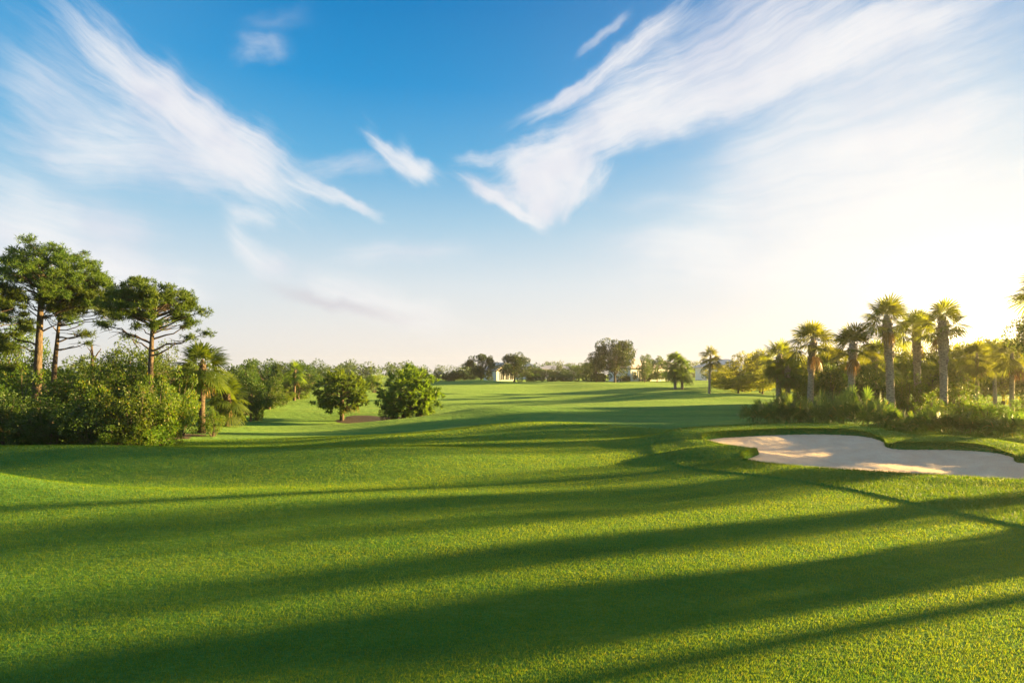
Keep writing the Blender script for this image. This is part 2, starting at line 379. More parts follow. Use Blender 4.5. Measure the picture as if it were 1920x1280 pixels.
def mat_grass_ground():
    m, b, o = mat_new('turf'); g = b.n.new('ShaderNodeNewGeometry'); pos = g.outputs['Position']
    big = b.noise(pos, 0.22, 4.0, 0.55); mid = b.noise(pos, 1.7, 5.0, 0.65)
    st = b.n.new('ShaderNodeMapping'); b.put(st.inputs[0], pos); st.inputs['Rotation'].default_value = (0, 0, R(-20)); st.inputs['Scale'].default_value = (9, 26, 20)
    fine = b.noise(st.outputs[0], 1.0, 6.0, 0.7)
    mw = b.n.new('ShaderNodeMapping'); b.put(mw.inputs[0], pos); mw.inputs['Rotation'].default_value = (0, 0, R(12)); mw.inputs['Scale'].default_value = (.09, .75, 1)
    mow = b.noise(mw.outputs[0], 1.0, 4.0, 0.6)
    f = b.m('ADD', b.m('ADD', b.m('MULTIPLY', big, .40), b.m('MULTIPLY', mid, .38)), b.m('ADD', b.m('MULTIPLY', fine, .40), b.m('MULTIPLY', b.m('SUBTRACT', mow, .5), .75)))
    col = b.ramp(f, [(0.34, (0.016, 0.086, 0.018)), (0.60, (0.042, 0.142, 0.022)), (0.84, (0.115, 0.178, 0.028))], 'LINEAR')
    p = b.n.new('ShaderNodeBsdfPrincipled'); b.put(p.inputs['Base Color'], col)
    p.inputs['Roughness'].default_value = 0.95; p.inputs['Specular IOR Level'].default_value = 0.05
    p.inputs['Sheen Weight'].default_value = 0.12; p.inputs['Sheen Roughness'].default_value = 0.45
    p.inputs['Sheen Tint'].default_value = (0.75, 0.95, 0.25, 1)
    b1 = b.n.new('ShaderNodeBump'); b1.inputs['Strength'].default_value = 0.55; b1.inputs['Distance'].default_value = 0.05
    b.put(b1.inputs['Height'], b.noise(pos, 16.0, 6.0, 0.75))
    b2 = b.n.new('ShaderNodeBump'); b2.inputs['Strength'].default_value = 0.5; b2.inputs['Distance'].default_value = 0.3
    b.put(b2.inputs['Height'], mid); b.l.new(b2.outputs[0], b1.inputs['Normal'])
    b.l.new(b1.outputs[0], p.inputs['Normal']); b.l.new(p.outputs[0], o.inputs[0])
    return m
M = {}
M['turf'] = mat_grass_ground()
M['blade'] = mat_leaf('grass_blade', (0.030, 0.130, 0.018), (0.130, 0.225, 0.024), 0.64, (0.15, 0.20, 0.03), 0.2, 0.7, (2.25, 1.4, .3))
M['rough'] = mat_leaf('rough_blade', (0.026, 0.105, 0.016), (0.085, 0.175, 0.022), 0.6, (0.11, 0.17, 0.03), 0.2, 0.9, (2.25, 1.4, .3))
M['pine'] = mat_leaf('pine_needles', (0.030, 0.078, 0.014), (0.105, 0.145, 0.020), 0.46, None, 0.2, 0.8)
M['oak'] = mat_leaf('oak_leaves', (0.034, 0.078, 0.012), (0.110, 0.150, 0.020), 0.48, None, 0.3, 0.7)
M['oak_far'] = mat_leaf('far_leaves', (0.024, 0.060, 0.015), (0.078, 0.112, 0.022), 0.44, None, 0.2, 0.3)
M['glow'] = mat_leaf('sunlit_tint_leaves', (0.105, 0.145, 0.028), (0.225, 0.240, 0.044), 0.68, None, 0.2, 0.5)  # backlit glow of the right grove trees put into a lighter leaf colour
M['ridge'] = mat_leaf('ridge_tree_leaves', (0.016, 0.046, 0.012), (0.055, 0.085, 0.018), 0.36, None, 0.2, 0.5)
M['shrub'] = mat_leaf('shrub_leaves', (0.034, 0.085, 0.012), (0.120, 0.175, 0.018), 0.52, (0.20, 0.16, 0.03), 0.35, 1.1)
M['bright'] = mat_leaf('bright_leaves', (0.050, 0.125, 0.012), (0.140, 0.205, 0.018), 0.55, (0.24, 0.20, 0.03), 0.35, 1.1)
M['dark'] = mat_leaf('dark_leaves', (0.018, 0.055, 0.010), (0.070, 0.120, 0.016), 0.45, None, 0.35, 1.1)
M['palm'] = mat_leaf('palm_fronds', (0.075, 0.110, 0.020), (0.165, 0.185, 0.032), 0.6, None, 0.35, 0.6)
M['palm_full'] = mat_leaf('full_palm_fronds', (0.055, 0.120, 0.020), (0.140, 0.195, 0.028), 0.58, None, 0.3, 0.6)
M['palmetto'] = mat_leaf('palmetto_fans', (0.050, 0.105, 0.030), (0.110, 0.160, 0.045), 0.5, (0.20, 0.17, 0.06), 0.35, 0.6)
M['dead'] = mat_leaf('dead_fronds', (0.14, 0.085, 0.035), (0.26, 0.17, 0.07), 0.3, None, 0.1, 0.6, (1.2, 1.0, .8))
M['litter'] = mat_leaf('leaf_litter', (0.12, 0.060, 0.028), (0.26, 0.15, 0.075), 0.2, None, 0.1, 0.6, (1, 1, 1))
M['bark'] = mat_rough('pine_bark', (0.042, 0.030, 0.023), (0.135, 0.098, 0.070), 7.0, 0.9, 0.05, stretch=(1.6, 1.6, .5))
M['bark2'] = mat_rough('oak_bark', (0.060, 0.045, 0.032), (0.17, 0.13, 0.09), 9.0, 0.8, 0.03, stretch=(1.5, 1.5, .5))
M['ptrunk'] = mat_rough('palm_trunk', (0.17, 0.125, 0.085), (0.44, 0.35, 0.25), 6.0, 0.9, 0.05, stretch=(1.3, 1.3, 2.6))
M['ptrunk_shaded'] = mat_rough('shaded_palm_trunk', (0.05, 0.035, 0.025), (0.15, 0.105, 0.07), 6.0, 0.9, 0.05, stretch=(1.3, 1.3, 2.6))  # darker copy of the palm trunk, shade put into its colour
M['wall'] = mat_rough('house_render', (0.84, 0.80, 0.75), (0.90, 0.86, 0.80), 2.0, 0.1)
M['roof'] = mat_rough('roof_tiles', (0.58, 0.49, 0.44), (0.70, 0.61, 0.56), 3.0, 0.4, 0.05, stretch=(1, 6, 6))
M['glass'] = mat_rough('window_glass', (0.02, 0.025, 0.03), (0.05, 0.055, 0.06), 1.0, 0.0, rough=0.15, spec=0.5)
M['shutter'] = mat_rough('dark_shutter', (0.03, 0.05, 0.04), (0.05, 0.07, 0.055), 4.0, 0.1)
M['mulch'] = mat_rough('mulch', (0.045, 0.032, 0.022), (0.13, 0.095, 0.068), 14.0, 1.0, 0.05, detail=8.0)

def mat_sand():
    m, b, o = mat_new('sand'); g = b.n.new('ShaderNodeNewGeometry'); pos = g.outputs['Position']
    st = b.n.new('ShaderNodeMapping'); b.put(st.inputs[0], pos); st.inputs['Rotation'].default_value = (0, 0, R(25)); st.inputs['Scale'].default_value = (2, 14, 4)
    rake = b.noise(st.outputs[0], 1.0, 4.0, 0.6, dist=1.2); lump = b.noise(pos, 1.3, 6.0, 0.65); grit = b.noise(pos, 38.0, 3.0, 0.7)
    col = b.mix(b.mr(lump, .3, .72), (0.90, 0.62, 0.41), (0.97, 0.73, 0.51))
    col = b.mix(b.m('MULTIPLY', b.mr(grit, .54, .72), .75), col, (0.44, 0.32, 0.22))
    p = b.n.new('ShaderNodeBsdfPrincipled'); b.put(p.inputs['Base Color'], col); p.inputs['Roughness'].default_value = .95; p.inputs['Specular IOR Level'].default_value = .1
    b1 = b.n.new('ShaderNodeBump'); b1.inputs['Strength'].default_value = 1.0; b1.inputs['Distance'].default_value = .14
    b.put(b1.inputs['Height'], b.m('ADD', b.m('MULTIPLY', rake, .7), b.m('MULTIPLY', grit, .35)))
    b2 = b.n.new('ShaderNodeBump'); b2.inputs['Strength'].default_value = .9; b2.inputs['Distance'].default_value = .3; b.put(b2.inputs['Height'], lump)
    b.l.new(b2.outputs[0], b1.inputs['Normal']); b.l.new(b1.outputs[0], p.inputs['Normal']); b.l.new(p.outputs[0], o.inputs[0])
    return m
M['sand'] = mat_sand()

# ------------------------------------------------------------------ ground
def spaced(lo, hi, dense):                      # dense: list of (a, b, step); outside grows geometrically
    pts = []
    for a, b, s in dense: pts += list(np.arange(a, b, s))
    pts.append(dense[-1][1])
    s = dense[-1][2]; x = pts[-1]
    while x < hi: s *= 1.07; x += s; pts.append(min(x, hi))
    s = dense[0][2]; x = pts[0]; pre = []
    while x > lo: s *= 1.07; x -= s; pre.append(max(x, lo))
    return np.array(pre[::-1]+pts)
EXT = 520.0
gx = spaced(-EXT, EXT, [(-12, 5, .2), (5, 20.5, .07)]); gy_ = spaced(-60, EXT, [(4, 12, .12), (12, 29.5, .07)])
GX, GY = np.meshgrid(gx, gy_)
GZ, SD, CL = ground_z(GX, GY, True)
nx, ny = len(gx), len(gy_)
ii = (np.arange(ny-1)[:, None]*nx+np.arange(nx-1)[None]).ravel()
ground_me = mesh_np('ground', np.stack([GX, GY, GZ], -1).reshape(-1, 3), [np.stack([ii, ii+1, ii+nx+1, ii+nx], -1)], M['turf'], True)
ground = obj('ground', ground_me, kind='structure', label='mown green turf of the rolling fairway and rough')

bx0, by0 = BUNK.min(0)-.4; bx1, by1 = BUNK.max(0)+.4
sx = np.arange(bx0, bx1, .1); sy = np.arange(by0, by1, .1); SX, SY = np.meshgrid(sx, sy); SDF = poly_sdf(SX.ravel(), SY.ravel(), BUNK).reshape(SX.shape)
rs = np.random.RandomState(3)
def lumps(x, y):
    return .034*np.sin(2.1*x+.7*np.sin(1.3*y))*np.sin(1.7*y+1.1*np.sin(.9*x))+.012*np.sin(5.3*x+2*np.sin(2*y))*np.sin(4.4*y)
SZ = sand_plane(SX, SY)-0.26*sstep(0.1, -2.2, SDF)+lumps(SX, SY)*sstep(0, -.6, SDF)+rs.normal(0, .006, SX.shape)
SZ = np.where(SDF > 0.03, SZ-.12, SZ)
k = len(sx); ii = (np.arange(len(sy)-1)[:, None]*k+np.arange(k-1)[None]).ravel()
keep = (SDF.ravel()[ii] < .25)
ii = ii[keep]
obj('bunker_sand', mesh_np('bunker_sand', np.stack([SX, SY, SZ], -1).reshape(-1, 3), [np.stack([ii, ii+1, ii+k+1, ii+k], -1)], M['sand'], True), kind='structure', label='pale raked sand in the kidney shaped bunker')

# mulch patches under the trees: sheets just above the turf
def patch(name, cx, cy, rx, ry, seed, mat, label):
    rng = np.random.RandomState(seed); n = 40; th = np.arange(n)*2*math.pi/n
    rr = 1+.18*np.sin(3*th+seed)+.1*np.sin(5*th+2*seed)+rng.uniform(-.05, .05, n)
    rings = [np.array([[cx, cy]])]+[np.stack([cx+rx*q*rr*np.cos(th), cy+ry*q*rr*np.sin(th)], -1) for q in np.linspace(.15, 1, 7)]
    P = np.concatenate(rings); z = ground_z(P[:, 0], P[:, 1])+.02; z[-n:] -= .03
    tr = [(0, 1+i, 1+(i+1) % n) for i in range(n)]; q = []
    for r_ in range(6):
        a = 1+r_*n
        q += [(a+i, a+n+i, a+n+(i+1) % n, a+(i+1) % n) for i in range(n)]
    return obj(name, mesh_np(name, np.column_stack([P, z]), [np.array(tr), np.array(q)], mat, True), kind='structure', label=label)

# ------------------------------------------------------------------ grass blades
def blades(name, X, Y, h, w, mat, seed, lean=.5, zoff=0.0):
    rng = np.random.RandomState(seed); n = len(X); Z = ground_z(X, Y)+zoff
    th = rng.uniform(0, 2*math.pi, n); ph = rng.uniform(0, 2*math.pi, n)
    h = h*rng.uniform(.55, 1.25, n); ln = h*lean*rng.uniform(.2, 1.3, n)
    bx_, by_ = np.cos(th)*w*.5, np.sin(th)*w*.5
    v = np.empty((n, 3, 3))
    v[:, 0] = np.stack([X-bx_, Y-by_, Z-.006], -1); v[:, 1] = np.stack([X+bx_, Y+by_, Z-.006], -1)
    v[:, 2] = np.stack([X+np.cos(ph)*ln, Y+np.sin(ph)*ln, Z+h], -1)
    return mesh_np(name, v.reshape(-1, 3), [np.arange(3*n).reshape(-1, 3)], mat)
rng = np.random.RandomState(11)
N = 1100000
u_ = rng.uniform(0, 1, N); r0, r1 = 4.6, 32.0; e = 0.30     # area density falls off with distance
rad = (r0**e+u_*(r1**e-r0**e))**(1/e); az_ = rng.uniform(R(-50), R(50), N)
X = rad*np.sin(az_); Y = rad*np.cos(az_)
_, sd_, cl_ = ground_z(X, Y, True); ok = (sd_ > .05) & (cl_ < .0)
X, Y, rad = X[ok], Y[ok], rad[ok]
obj('short_grass', blades('short_grass', X, Y, .020+.0008*rad, .0034+.0005*rad, M['blade'], 12, .8), kind='stuff', label='short mown grass blades of the near fairway')
N = 420000
X = rng.uniform(4.5, 24, N); Y = rng.uniform(8.5, 31, N)
_, sd_, cl_ = ground_z(X, Y, True); ok = (sd_ > -.05) & (cl_ > .0) & (X < Y*1.05+1) & (rng.uniform(0, 1, N) < np.where(sd_ < .25, 1, np.clip(18/Y, .3, 1)**1.5))
X, Y = X[ok], Y[ok]
P = BUNK; Q = np.roll(BUNK, -1, 0); ln = np.hypot(*(Q-P).T); kk = rng.choice(len(P), 26000, p=ln/ln.sum()); tt = rng.uniform(0, 1, 26000)[:, None]
lip = P[kk]*(1-tt)+Q[kk]*tt+rng.normal(0, .045, (26000, 2))
hh = np.concatenate([np.full(len(X), .055), np.full(len(lip), .070)*rng.uniform(.5, 1.3, len(lip))])
X = np.concatenate([X, lip[:, 0]]); Y = np.concatenate([Y, lip[:, 1]])
obj('rough_grass', blades('rough_grass', X, Y, hh, .013, M['rough'], 14, .8), kind='stuff', label='longer rough grass around the sand bunker')

# ------------------------------------------------------------------ plant builders
def leaf_quads(P, size_l, size_w, rng, updir=None, droop=0.0, out_dir=None, outw=0.8):
    n = len(P); a = rng.normal(size=(n, 3))
    if out_dir is not None: a = a*(1-outw*.5)+out_dir*outw*1.4
    a[:, 2] -= droop
    a /= np.linalg.norm(a, axis=1)[:, None]+1e-9
    b = np.cross(a, rng.normal(size=(n, 3))); b /= np.linalg.norm(b, axis=1)[:, None]+1e-9
    L = size_l*rng.uniform(.65, 1.3, n)[:, None]; Wd = size_w*rng.uniform(.7, 1.25, n)[:, None]
    v = np.stack([P, P+a*L*.45+b*Wd*.5, P+a*L, P+a*L*.45-b*Wd*.5], 1)
    return v.reshape(-1, 3)
def clumps_mesh(name, cen, rads, n, ll, lw, mat, rng, flat=1.0, droop=0.15, shell=.55, outw=.8):
    cen = np.asarray(cen, float); rads = np.asarray(rads, float)
    p = rads**2; p /= p.sum(); k = rng.choice(len(cen), n, p=p)
    d = rng.normal(size=(n, 3)); d /= np.linalg.norm(d, axis=1)[:, None]
    r = rads[k]*(shell+(1-shell)*rng.uniform(0, 1, n)**.7)*np.where(rng.uniform(0, 1, n) < .12, 1.15, 1)
    P = cen[k]+d*r[:, None]*np.array([1, 1, flat])
    v = leaf_quads(P, ll, lw, rng, droop=droop, out_dir=d, outw=outw)
    return mesh_np(name, v, [np.arange(4*n).reshape(-1, 4)], mat)
def limb(mb, a, b, r0, r1, rng, sag=.15, n=6, k=6):
    a = np.asarray(a, float); b = np.asarray(b, float); t = np.linspace(0, 1, n)[:, None]
    L = np.linalg.norm(b-a); mid = (a+b)/2+np.array([0, 0, sag*L])+rng.normal(0, .05*L, 3)
    pts = (1-t)**2*a+2*t*(1-t)*mid+t*t*b
    pts[1:-1] += rng.normal(0, .02*L, (n-2, 3))
    mb.tube(pts, r0+(r1-r0)*t[:, 0], k)
def oak(seed, H=6.0, rw=3.0, trunk_h=1.8, nclump=26, nleaf=7000, ll=.17, lw=.09, mat='oak', low=.35, r_cl=(.55, 1.0), flat=.85, tr=.16):
    """broadleaf tree: trunk, limbs to every clump, leaves scattered on the clumps"""
    rng = np.random.RandomState(seed); cen = []; rad = []
    cz = trunk_h+(H-trunk_h)*.45; rz = (H-trunk_h)*.55
    while len(cen) < nclump:
        d = rng.normal(size=3); d /= np.linalg.norm(d); q = rng.uniform(.45, 1.0)**.6
        p = np.array([d[0]*rw*q, d[1]*rw*q, cz+d[2]*rz*q*(.9 if d[2] > 0 else low*1.6)])
        p[:2] += rng.normal(0, .12*rw, 2)
        r = rng.uniform(*r_cl)*rw/3*(1.05 if d[2] > .3 else .9)
        cen.append(p); rad.append(r)
    cen = np.array(cen); rho = np.hypot(cen[:, 0], cen[:, 1])/(1.2*rw)      # domed top
    cen[:, 2] = np.where(cen[:, 2] > cz, cz+(cen[:, 2]-cz)*np.sqrt(np.clip(1-rho**2, .12, 1)), cen[:, 2])
    cen[:, 2] = np.minimum(cen[:, 2], H-np.array(rad)*.7)
    tb = MB(); top = np.array([rng.normal(0, .08), rng.normal(0, .08), trunk_h+(H-trunk_h)*.45])
    t = np.linspace(0, 1, 8)[:, None]; pts = t*top; pts[1:-1, :2] += rng.normal(0, .03*H*.3, (6, 2))
    rr = tr*(1-.72*t[:, 0]); rr[0] *= 1.45
    tb.tube(pts, rr, 8, rough=.08, rng=rng)
    for c in cen:
        s = rng.uniform(.35, .95); a = pts[int(s*7)]
        limb(tb, a, c, tr*.42*(1-.5*s), .015, rng, .08)
    return tb.build('oak_trunk', M['bark2'], True), clumps_mesh('oak_crown', cen, rad, nleaf, ll, lw, M[mat], rng, flat)
def shrub(seed, H=2.6, rw=1.7, nclump=22, nleaf=6500, ll=.13, lw=.065, mat='shrub', wild=.25):
    rng = np.random.RandomState(seed); cen = []; rad = []
    for _ in range(nclump):
        th = rng.uniform(0, 2*math.pi); q = rng.uniform(0, 1)**.5*rw*.85; h = rng.uniform(.14, 1.0)
        top = H*(1-.35*(q/rw)**2)
        cen.append((q*math.cos(th), q*math.sin(th), top*h*.92)); rad.append(rng.uniform(.32, .58)*rw/1.7)
    for _ in range(int(nclump*wild)):
        th = rng.uniform(0, 2*math.pi); q = rng.uniform(0, .8)*rw
        cen.append((q*math.cos(th), q*math.sin(th), H*rng.uniform(.85, 1.12))); rad.append(rng.uniform(.16, .3)*rw/1.7)
    tb = MB()
    for c in cen: limb(tb, (c[0]*.12, c[1]*.12, -.1), c, .03, .008, rng, .05, 5, 5)
    return tb.build('shrub_stems', M['bark2'], True), clumps_mesh('shrub_foliage', cen, rad, nleaf, ll, lw, M[mat], rng, .9)
def pine(seed, H, crown, trunk_top, lean=(0, 0), tr=.2, nn=16000, extra=(), pads=46):
    """crown: (cx, cz, half width, half height) of a dome, needles sit on flattened pads; extra: (x, y, z, r) pads on long side limbs"""
    rng = np.random.RandomState(seed); cx, cz, cw, ch = crown; cen = []; rad = []
    while len(cen) < pads:
        th = rng.uniform(0, 2*math.pi); q = rng.uniform(0, 1)**.5; sh = math.sqrt(max(0, 1-q*q))
        h = sh*rng.uniform(.45, 1.0) if rng.uniform() < .72 else rng.uniform(-.45, .3)*(1-.2*q)
        cen.append((cx+math.cos(th)*q*cw*.9, math.sin(th)*q*cw*.9, cz+h*ch*.95)); rad.append(rng.uniform(.2, .36)*cw/2.4)
    n0 = len(cen)
    for (x, y, z, r) in extra: cen.append((x, y, z)); rad.append(r)
    tb = MB(); n = 12; t = np.linspace(0, 1, n)[:, None]
    pts = np.concatenate([lean[0]*t+.05*np.sin(4*t+seed), lean[1]*t, trunk_top*t], 1)
    rr = tr*(1-.72*t[:, 0]**1.2); rr[0] *= 1.3
    tb.tube(pts, rr, 9, rough=.07, rng=rng)
    for i, c in enumerate(cen):
        z = min(c[2]-.25*abs(c[0]-cx)-rng.uniform(.0, .5), trunk_top*.98); z = max(z, trunk_top*.45)
        a = [np.interp(z, pts[:, 2], pts[:, j]) for j in (0, 1)]+[z]
        limb(tb, a, c, .036 if i < n0 else .055, .009, rng, .06 if i < n0 else .02, 7, 5)
        if i >= n0:                              # twigs along the long limbs
            for _ in range(4):
                s = rng.uniform(.5, .95); m_ = np.array(a)*(1-s)+np.array(c)*s
                limb(tb, m_, m_+rng.normal(0, .45, 3)*(1, 1, .6), .02, .006, rng, .05, 4, 4)
    cen = np.array(cen); rad = np.array(rad); p = rad**2; p /= p.sum(); k_ = rng.choice(len(cen), nn//14, p=p)
    d = rng.normal(size=(len(k_), 3)); d /= np.linalg.norm(d, axis=1)[:, None]
    tuft = cen[k_]+d*(rad[k_]*rng.uniform(.15, 1.55, len(k_)))[:, None]*np.array([1, 1, .5])
    P = np.repeat(tuft, 14, 0); od = rng.normal(size=P.shape); od[:, 2] += .55; od /= np.linalg.norm(od, axis=1)[:, None]
    v = leaf_quads(P, .20, .030, rng, out_dir=od, outw=1.0)
    return tb.build('pine_trunk', M['bark'], True), mesh_np('pine_crown', v, [np.arange(4*len(P)).reshape(-1, 4)], M['pine'])

def fan_leaf(mb, base, az, el, lp, lf, rng, nl=20, spread=R(135), droop=.35, curl=.25):
    """palm fan: arching petiole, then leaflets radiating in the blade plane with drooping tips"""
    d = np.array([math.cos(el)*math.cos(az), math.cos(el)*math.sin(az), math.sin(el)]); side = np.array([-math.sin(az), math.cos(az), 0.0])
    n = 5; t = np.linspace(0, 1, n)[:, None]; pts = base+d*lp*t; pts[:, 2] -= (droop*.32*lp*t[:, 0]**2)*math.cos(el)
    wv_ = side*.016*(1-.4*t)
    v = np.concatenate([pts-wv_, pts+wv_]); q = [(i, i+1, n+i+1, n+i) for i in range(n-1)]; mb.add(v, None, q)
    dd = pts[-1]-pts[-2]; dd /= np.linalg.norm(dd); up = np.cross(dd, side); up *= 1 if up[2] >= 0 else -1
    roll = rng.normal(0, .35); s2 = side*math.cos(roll)+up*math.sin(roll); up2 = np.cross(dd, s2); up2 *= 1 if up2[2] >= 0 else -1
    th = np.linspace(-spread, spread, nl)+rng.normal(0, .03, nl); dt = 2*spread/(nl-1)
    Ls = lf*(1-.28*(np.abs(th)/spread)**2)*rng.uniform(.88, 1.08, nl)
    o = pts[-1]
    ray = np.cos(th)[:, None]*dd+np.sin(th)[:, None]*s2-curl*(np.abs(th)/spread)[:, None]*up2*.6
    ray /= np.linalg.norm(ray, axis=1)[:, None]
    perp = -np.sin(th)[:, None]*dd+np.cos(th)[:, None]*s2
    g = np.array([0, 0, -1.0])
    def at(f): return o+ray*(Ls*f)[:, None]+g*(droop*Ls*f**2.2)[:, None]*.55
    w1_ = (Ls*.5*math.tan(dt/2)*.8)[:, None]; w2_ = w1_*.75
    P0 = np.repeat(o[None], nl, 0)+ray*.02; A, B, T = at(.5), at(.78), at(1.0)
    v = np.stack([P0, A-perp*w1_, A+perp*w1_, B-perp*w2_, B+perp*w2_, T], 1).reshape(-1, 3)
    i = np.arange(nl)[:, None]*6
    tr = np.concatenate([i+np.array([[0, 2, 1]]), i+np.array([[3, 4, 5]])]); qd = i+np.array([[1, 2, 4, 3]])
    mb.add(v, tr, qd)
def sabal(seed, H=6.0, tr=.17, nleaf=34, lp=.95, lf=.82, emin=-35, boots=.25, ndead=5, mat='palm', lean=0.0, droop=.42, lpv=(.8, 1.2), ntr=1, tmat='ptrunk'):
    """cabbage palm: trunk (with old leaf bases), ball of fan leaves, hanging dead fans"""
    rng = np.random.RandomState(seed)
    tb = MB(); cb = MB(); db = MB()
    for q in range(ntr):
        off = np.array([0, 0]) if q == 0 else rng.normal(0, .45, 2)
        Hq = H*(1 if q == 0 else rng.uniform(.7, .95)); ln = lean+rng.normal(0, .02) if q == 0 else rng.normal(0, .12)
        n = max(10, int(Hq*7)); t = np.linspace(0, 1, n)[:, None]
        pts = np.concatenate([off[0]+ln*Hq*t**1.5, off[1]+.0*t, Hq*t], 1)
        rr = tr*(1.0-.10*t[:, 0]); rr[:2] *= 1.25
        bt_ = boots*np.clip((t[:, 0]-.55)/.3, 0, 1); rr = rr*(1+bt_)
        rr[-4:] *= np.array([.95, .8, .6, .35])
        tb.tube(pts, rr, 12, rough=.085, rng=rng)
        if boots > .05:                          # criss-cross stubs of old leaf stalks
            for _ in range(int(60*boots*4)):
                h = rng.uniform(.55, .98); a = rng.uniform(0, 6.28); c = np.array([np.interp(h, t[:, 0], pts[:, j]) for j in range(3)])
                r_ = np.interp(h, t[:, 0], rr); dr = np.array([math.cos(a), math.sin(a), 0]); p = c+dr*r_*.85
                tb.tube([p, p+dr*.05+np.array([0, 0, .10]), p+dr*.09+np.array([0, 0, .22])], [.045, .036, .018], 5)
        top = pts[-1]+np.array([0, 0, -.05])
        m = nleaf if q == 0 else int(nleaf*.6)
        for i in range(m):
            f = (i+.5)/m; el = R(86+(emin-86)*f**.85)+rng.normal(0, .1); a = i*2.399963+rng.normal(0, .2)
            fan_leaf(cb, top+np.array([0, 0, -.12-.38*f]), a, el, lp*rng.uniform(*lpv)*(.55+.45*f), lf*rng.uniform(.85, 1.12), rng, 22, R(118), droop*(1+.5*f), .3)
        for i in range(ndead):
            a = rng.uniform(0, 6.28); fan_leaf(db, top+np.array([0, 0, -.3]), a, R(rng.uniform(-78, -50)), lp*rng.uniform(.6, .9), lf*.75, rng, 12, R(70), .9, .7)
    parts = [('trunk', tb.build('palm_trunk', M[tmat], True)), ('crown', cb.build('palm_crown', M[mat]))]
    if ndead: parts.append(('dead_fronds', db.build('palm_dead_fronds', M['dead'])))
    return parts
def palmetto(seed, nleaf=34, rw=.9, lf=.55, lp=.7, mat='palmetto'):
    rng = np.random.RandomState(seed); mb = MB()
    for i in range(nleaf):
        a = rng.uniform(0, 6.28); q = rw*rng.uniform(0, 1)**.6; b = rng.uniform(0, 6.28)
        base = np.array([q*math.cos(b), q*math.sin(b), rng.uniform(-.05, .25)])
        fan_leaf(mb, base, b+rng.normal(0, .9), R(rng.uniform(25, 85)), lp*rng.uniform(.5, 1.2), lf*rng.uniform(.8, 1.15), rng, 13, R(105), .25, .3)
    return mb.build('palmetto_fans', M[mat])

# ------------------------------------------------------------------ placing: left woodland edge
def L1(name, label, cat, loc, tc_, rot=0.0, scale=1.0, group=None, names=('trunk', 'crown')):
    return thing(name, label, cat, loc, list(zip(names, tc_)), rot, scale, group)
def mpx(Y): return Y/F
# pines (built at their own size, x to the right of the picture)
Y = 31.0; s = mpx(Y)
x, y, z = col_at(62, Y)
L1('pine_tree', 'tallest pine with broad domed crown and straight bare trunk', 'tree', (x, y, z),
   pine(1, 10, (.75, 7.6-z, 2.9, 2.55), 9.2-z, (.45, .2), .24, 40000, [(-1.9, .5, 6.2, .5), (-2.6, -.4, 5.4, .5), (1.6, .4, 5.9, .45), (-1.5, .6, 4.6, .45)], 130), group='pines over the thicket')
Y = 32.5; x, y, z = col_at(92, Y)
L1('pine_tree', 'reddish trunked pine leaning under the right side of the tallest pine', 'tree', (x, y, z),
   pine(2, 8, (1.9, 6.6-z, 2.2, 1.7), 7.3-z, (.75, 0), .17, 26000, [(2.4, -.3, 5.15-z, .34), (1.6, .4, 5.2-z, .3), (3.2, .3, 6.3-z, .5), (2.0, .2, 4.7-z, .26)], 95), group='pines over the thicket')
Y = 29.5; x, y, z = col_at(281, Y)
L1('pine_tree', 'open domed pine standing alone with bare lower limbs', 'tree', (x, y, z),
   pine(3, 8, (.12, 6.0-z, 2.25, 1.85), 7.2-z, (.14, .1), .18, 30000, [(2.75, .2, 5.0-z, .34), (2.2, -.4, 4.75-z, .28), (-2.5, .3, 5.55-z, .36), (-2.1, -.3, 5.35-z, .3), (1.9, .4, 5.6-z, .3), (-1.4, .5, 4.9-z, .22), (2.4, .3, 6.1-z, .34), (-2.2, 0, 6.5-z, .4)], 110), group='pines over the thicket')
Y = 29.0; x, y, z = col_at(-38, Y)
L1('pine_tree', 'dark pine cut off by the left picture edge', 'tree', (x, y, z),
   pine(4, 8, (.3, 5.4-z, 1.9, 2.7), 7.6-z, (.1, 0), .2, 36000, [(1.4, -.2, 4.2-z, .5), (1.5, .2, 3.2-z, .5)], 90), group='pines over the thicket')
# bare dead trunk
Y = 36.0; x, y, z = col_at(172, Y); tb = MB(); rg = np.random.RandomState(5)
tb.tube([(0, 0, 0), (.02, 0, 2), (.05, 0, 3.6), (.0, 0, 4.7)], [.14, .12, .1, .05], 8, rough=.1, rng=rg)
limb(tb, (.05, 0, 3.7), (.5, .1, 4.5), .05, .02, rg); limb(tb, (.03, 0, 4.0), (-.35, .1, 4.6), .04, .015, rg)
o = obj('dead_trunk', tb.build('dead_trunk', M['bark'], True), label='bare dead trunk standing between the pines', category='dead tree'); o.location = (x, y, z)

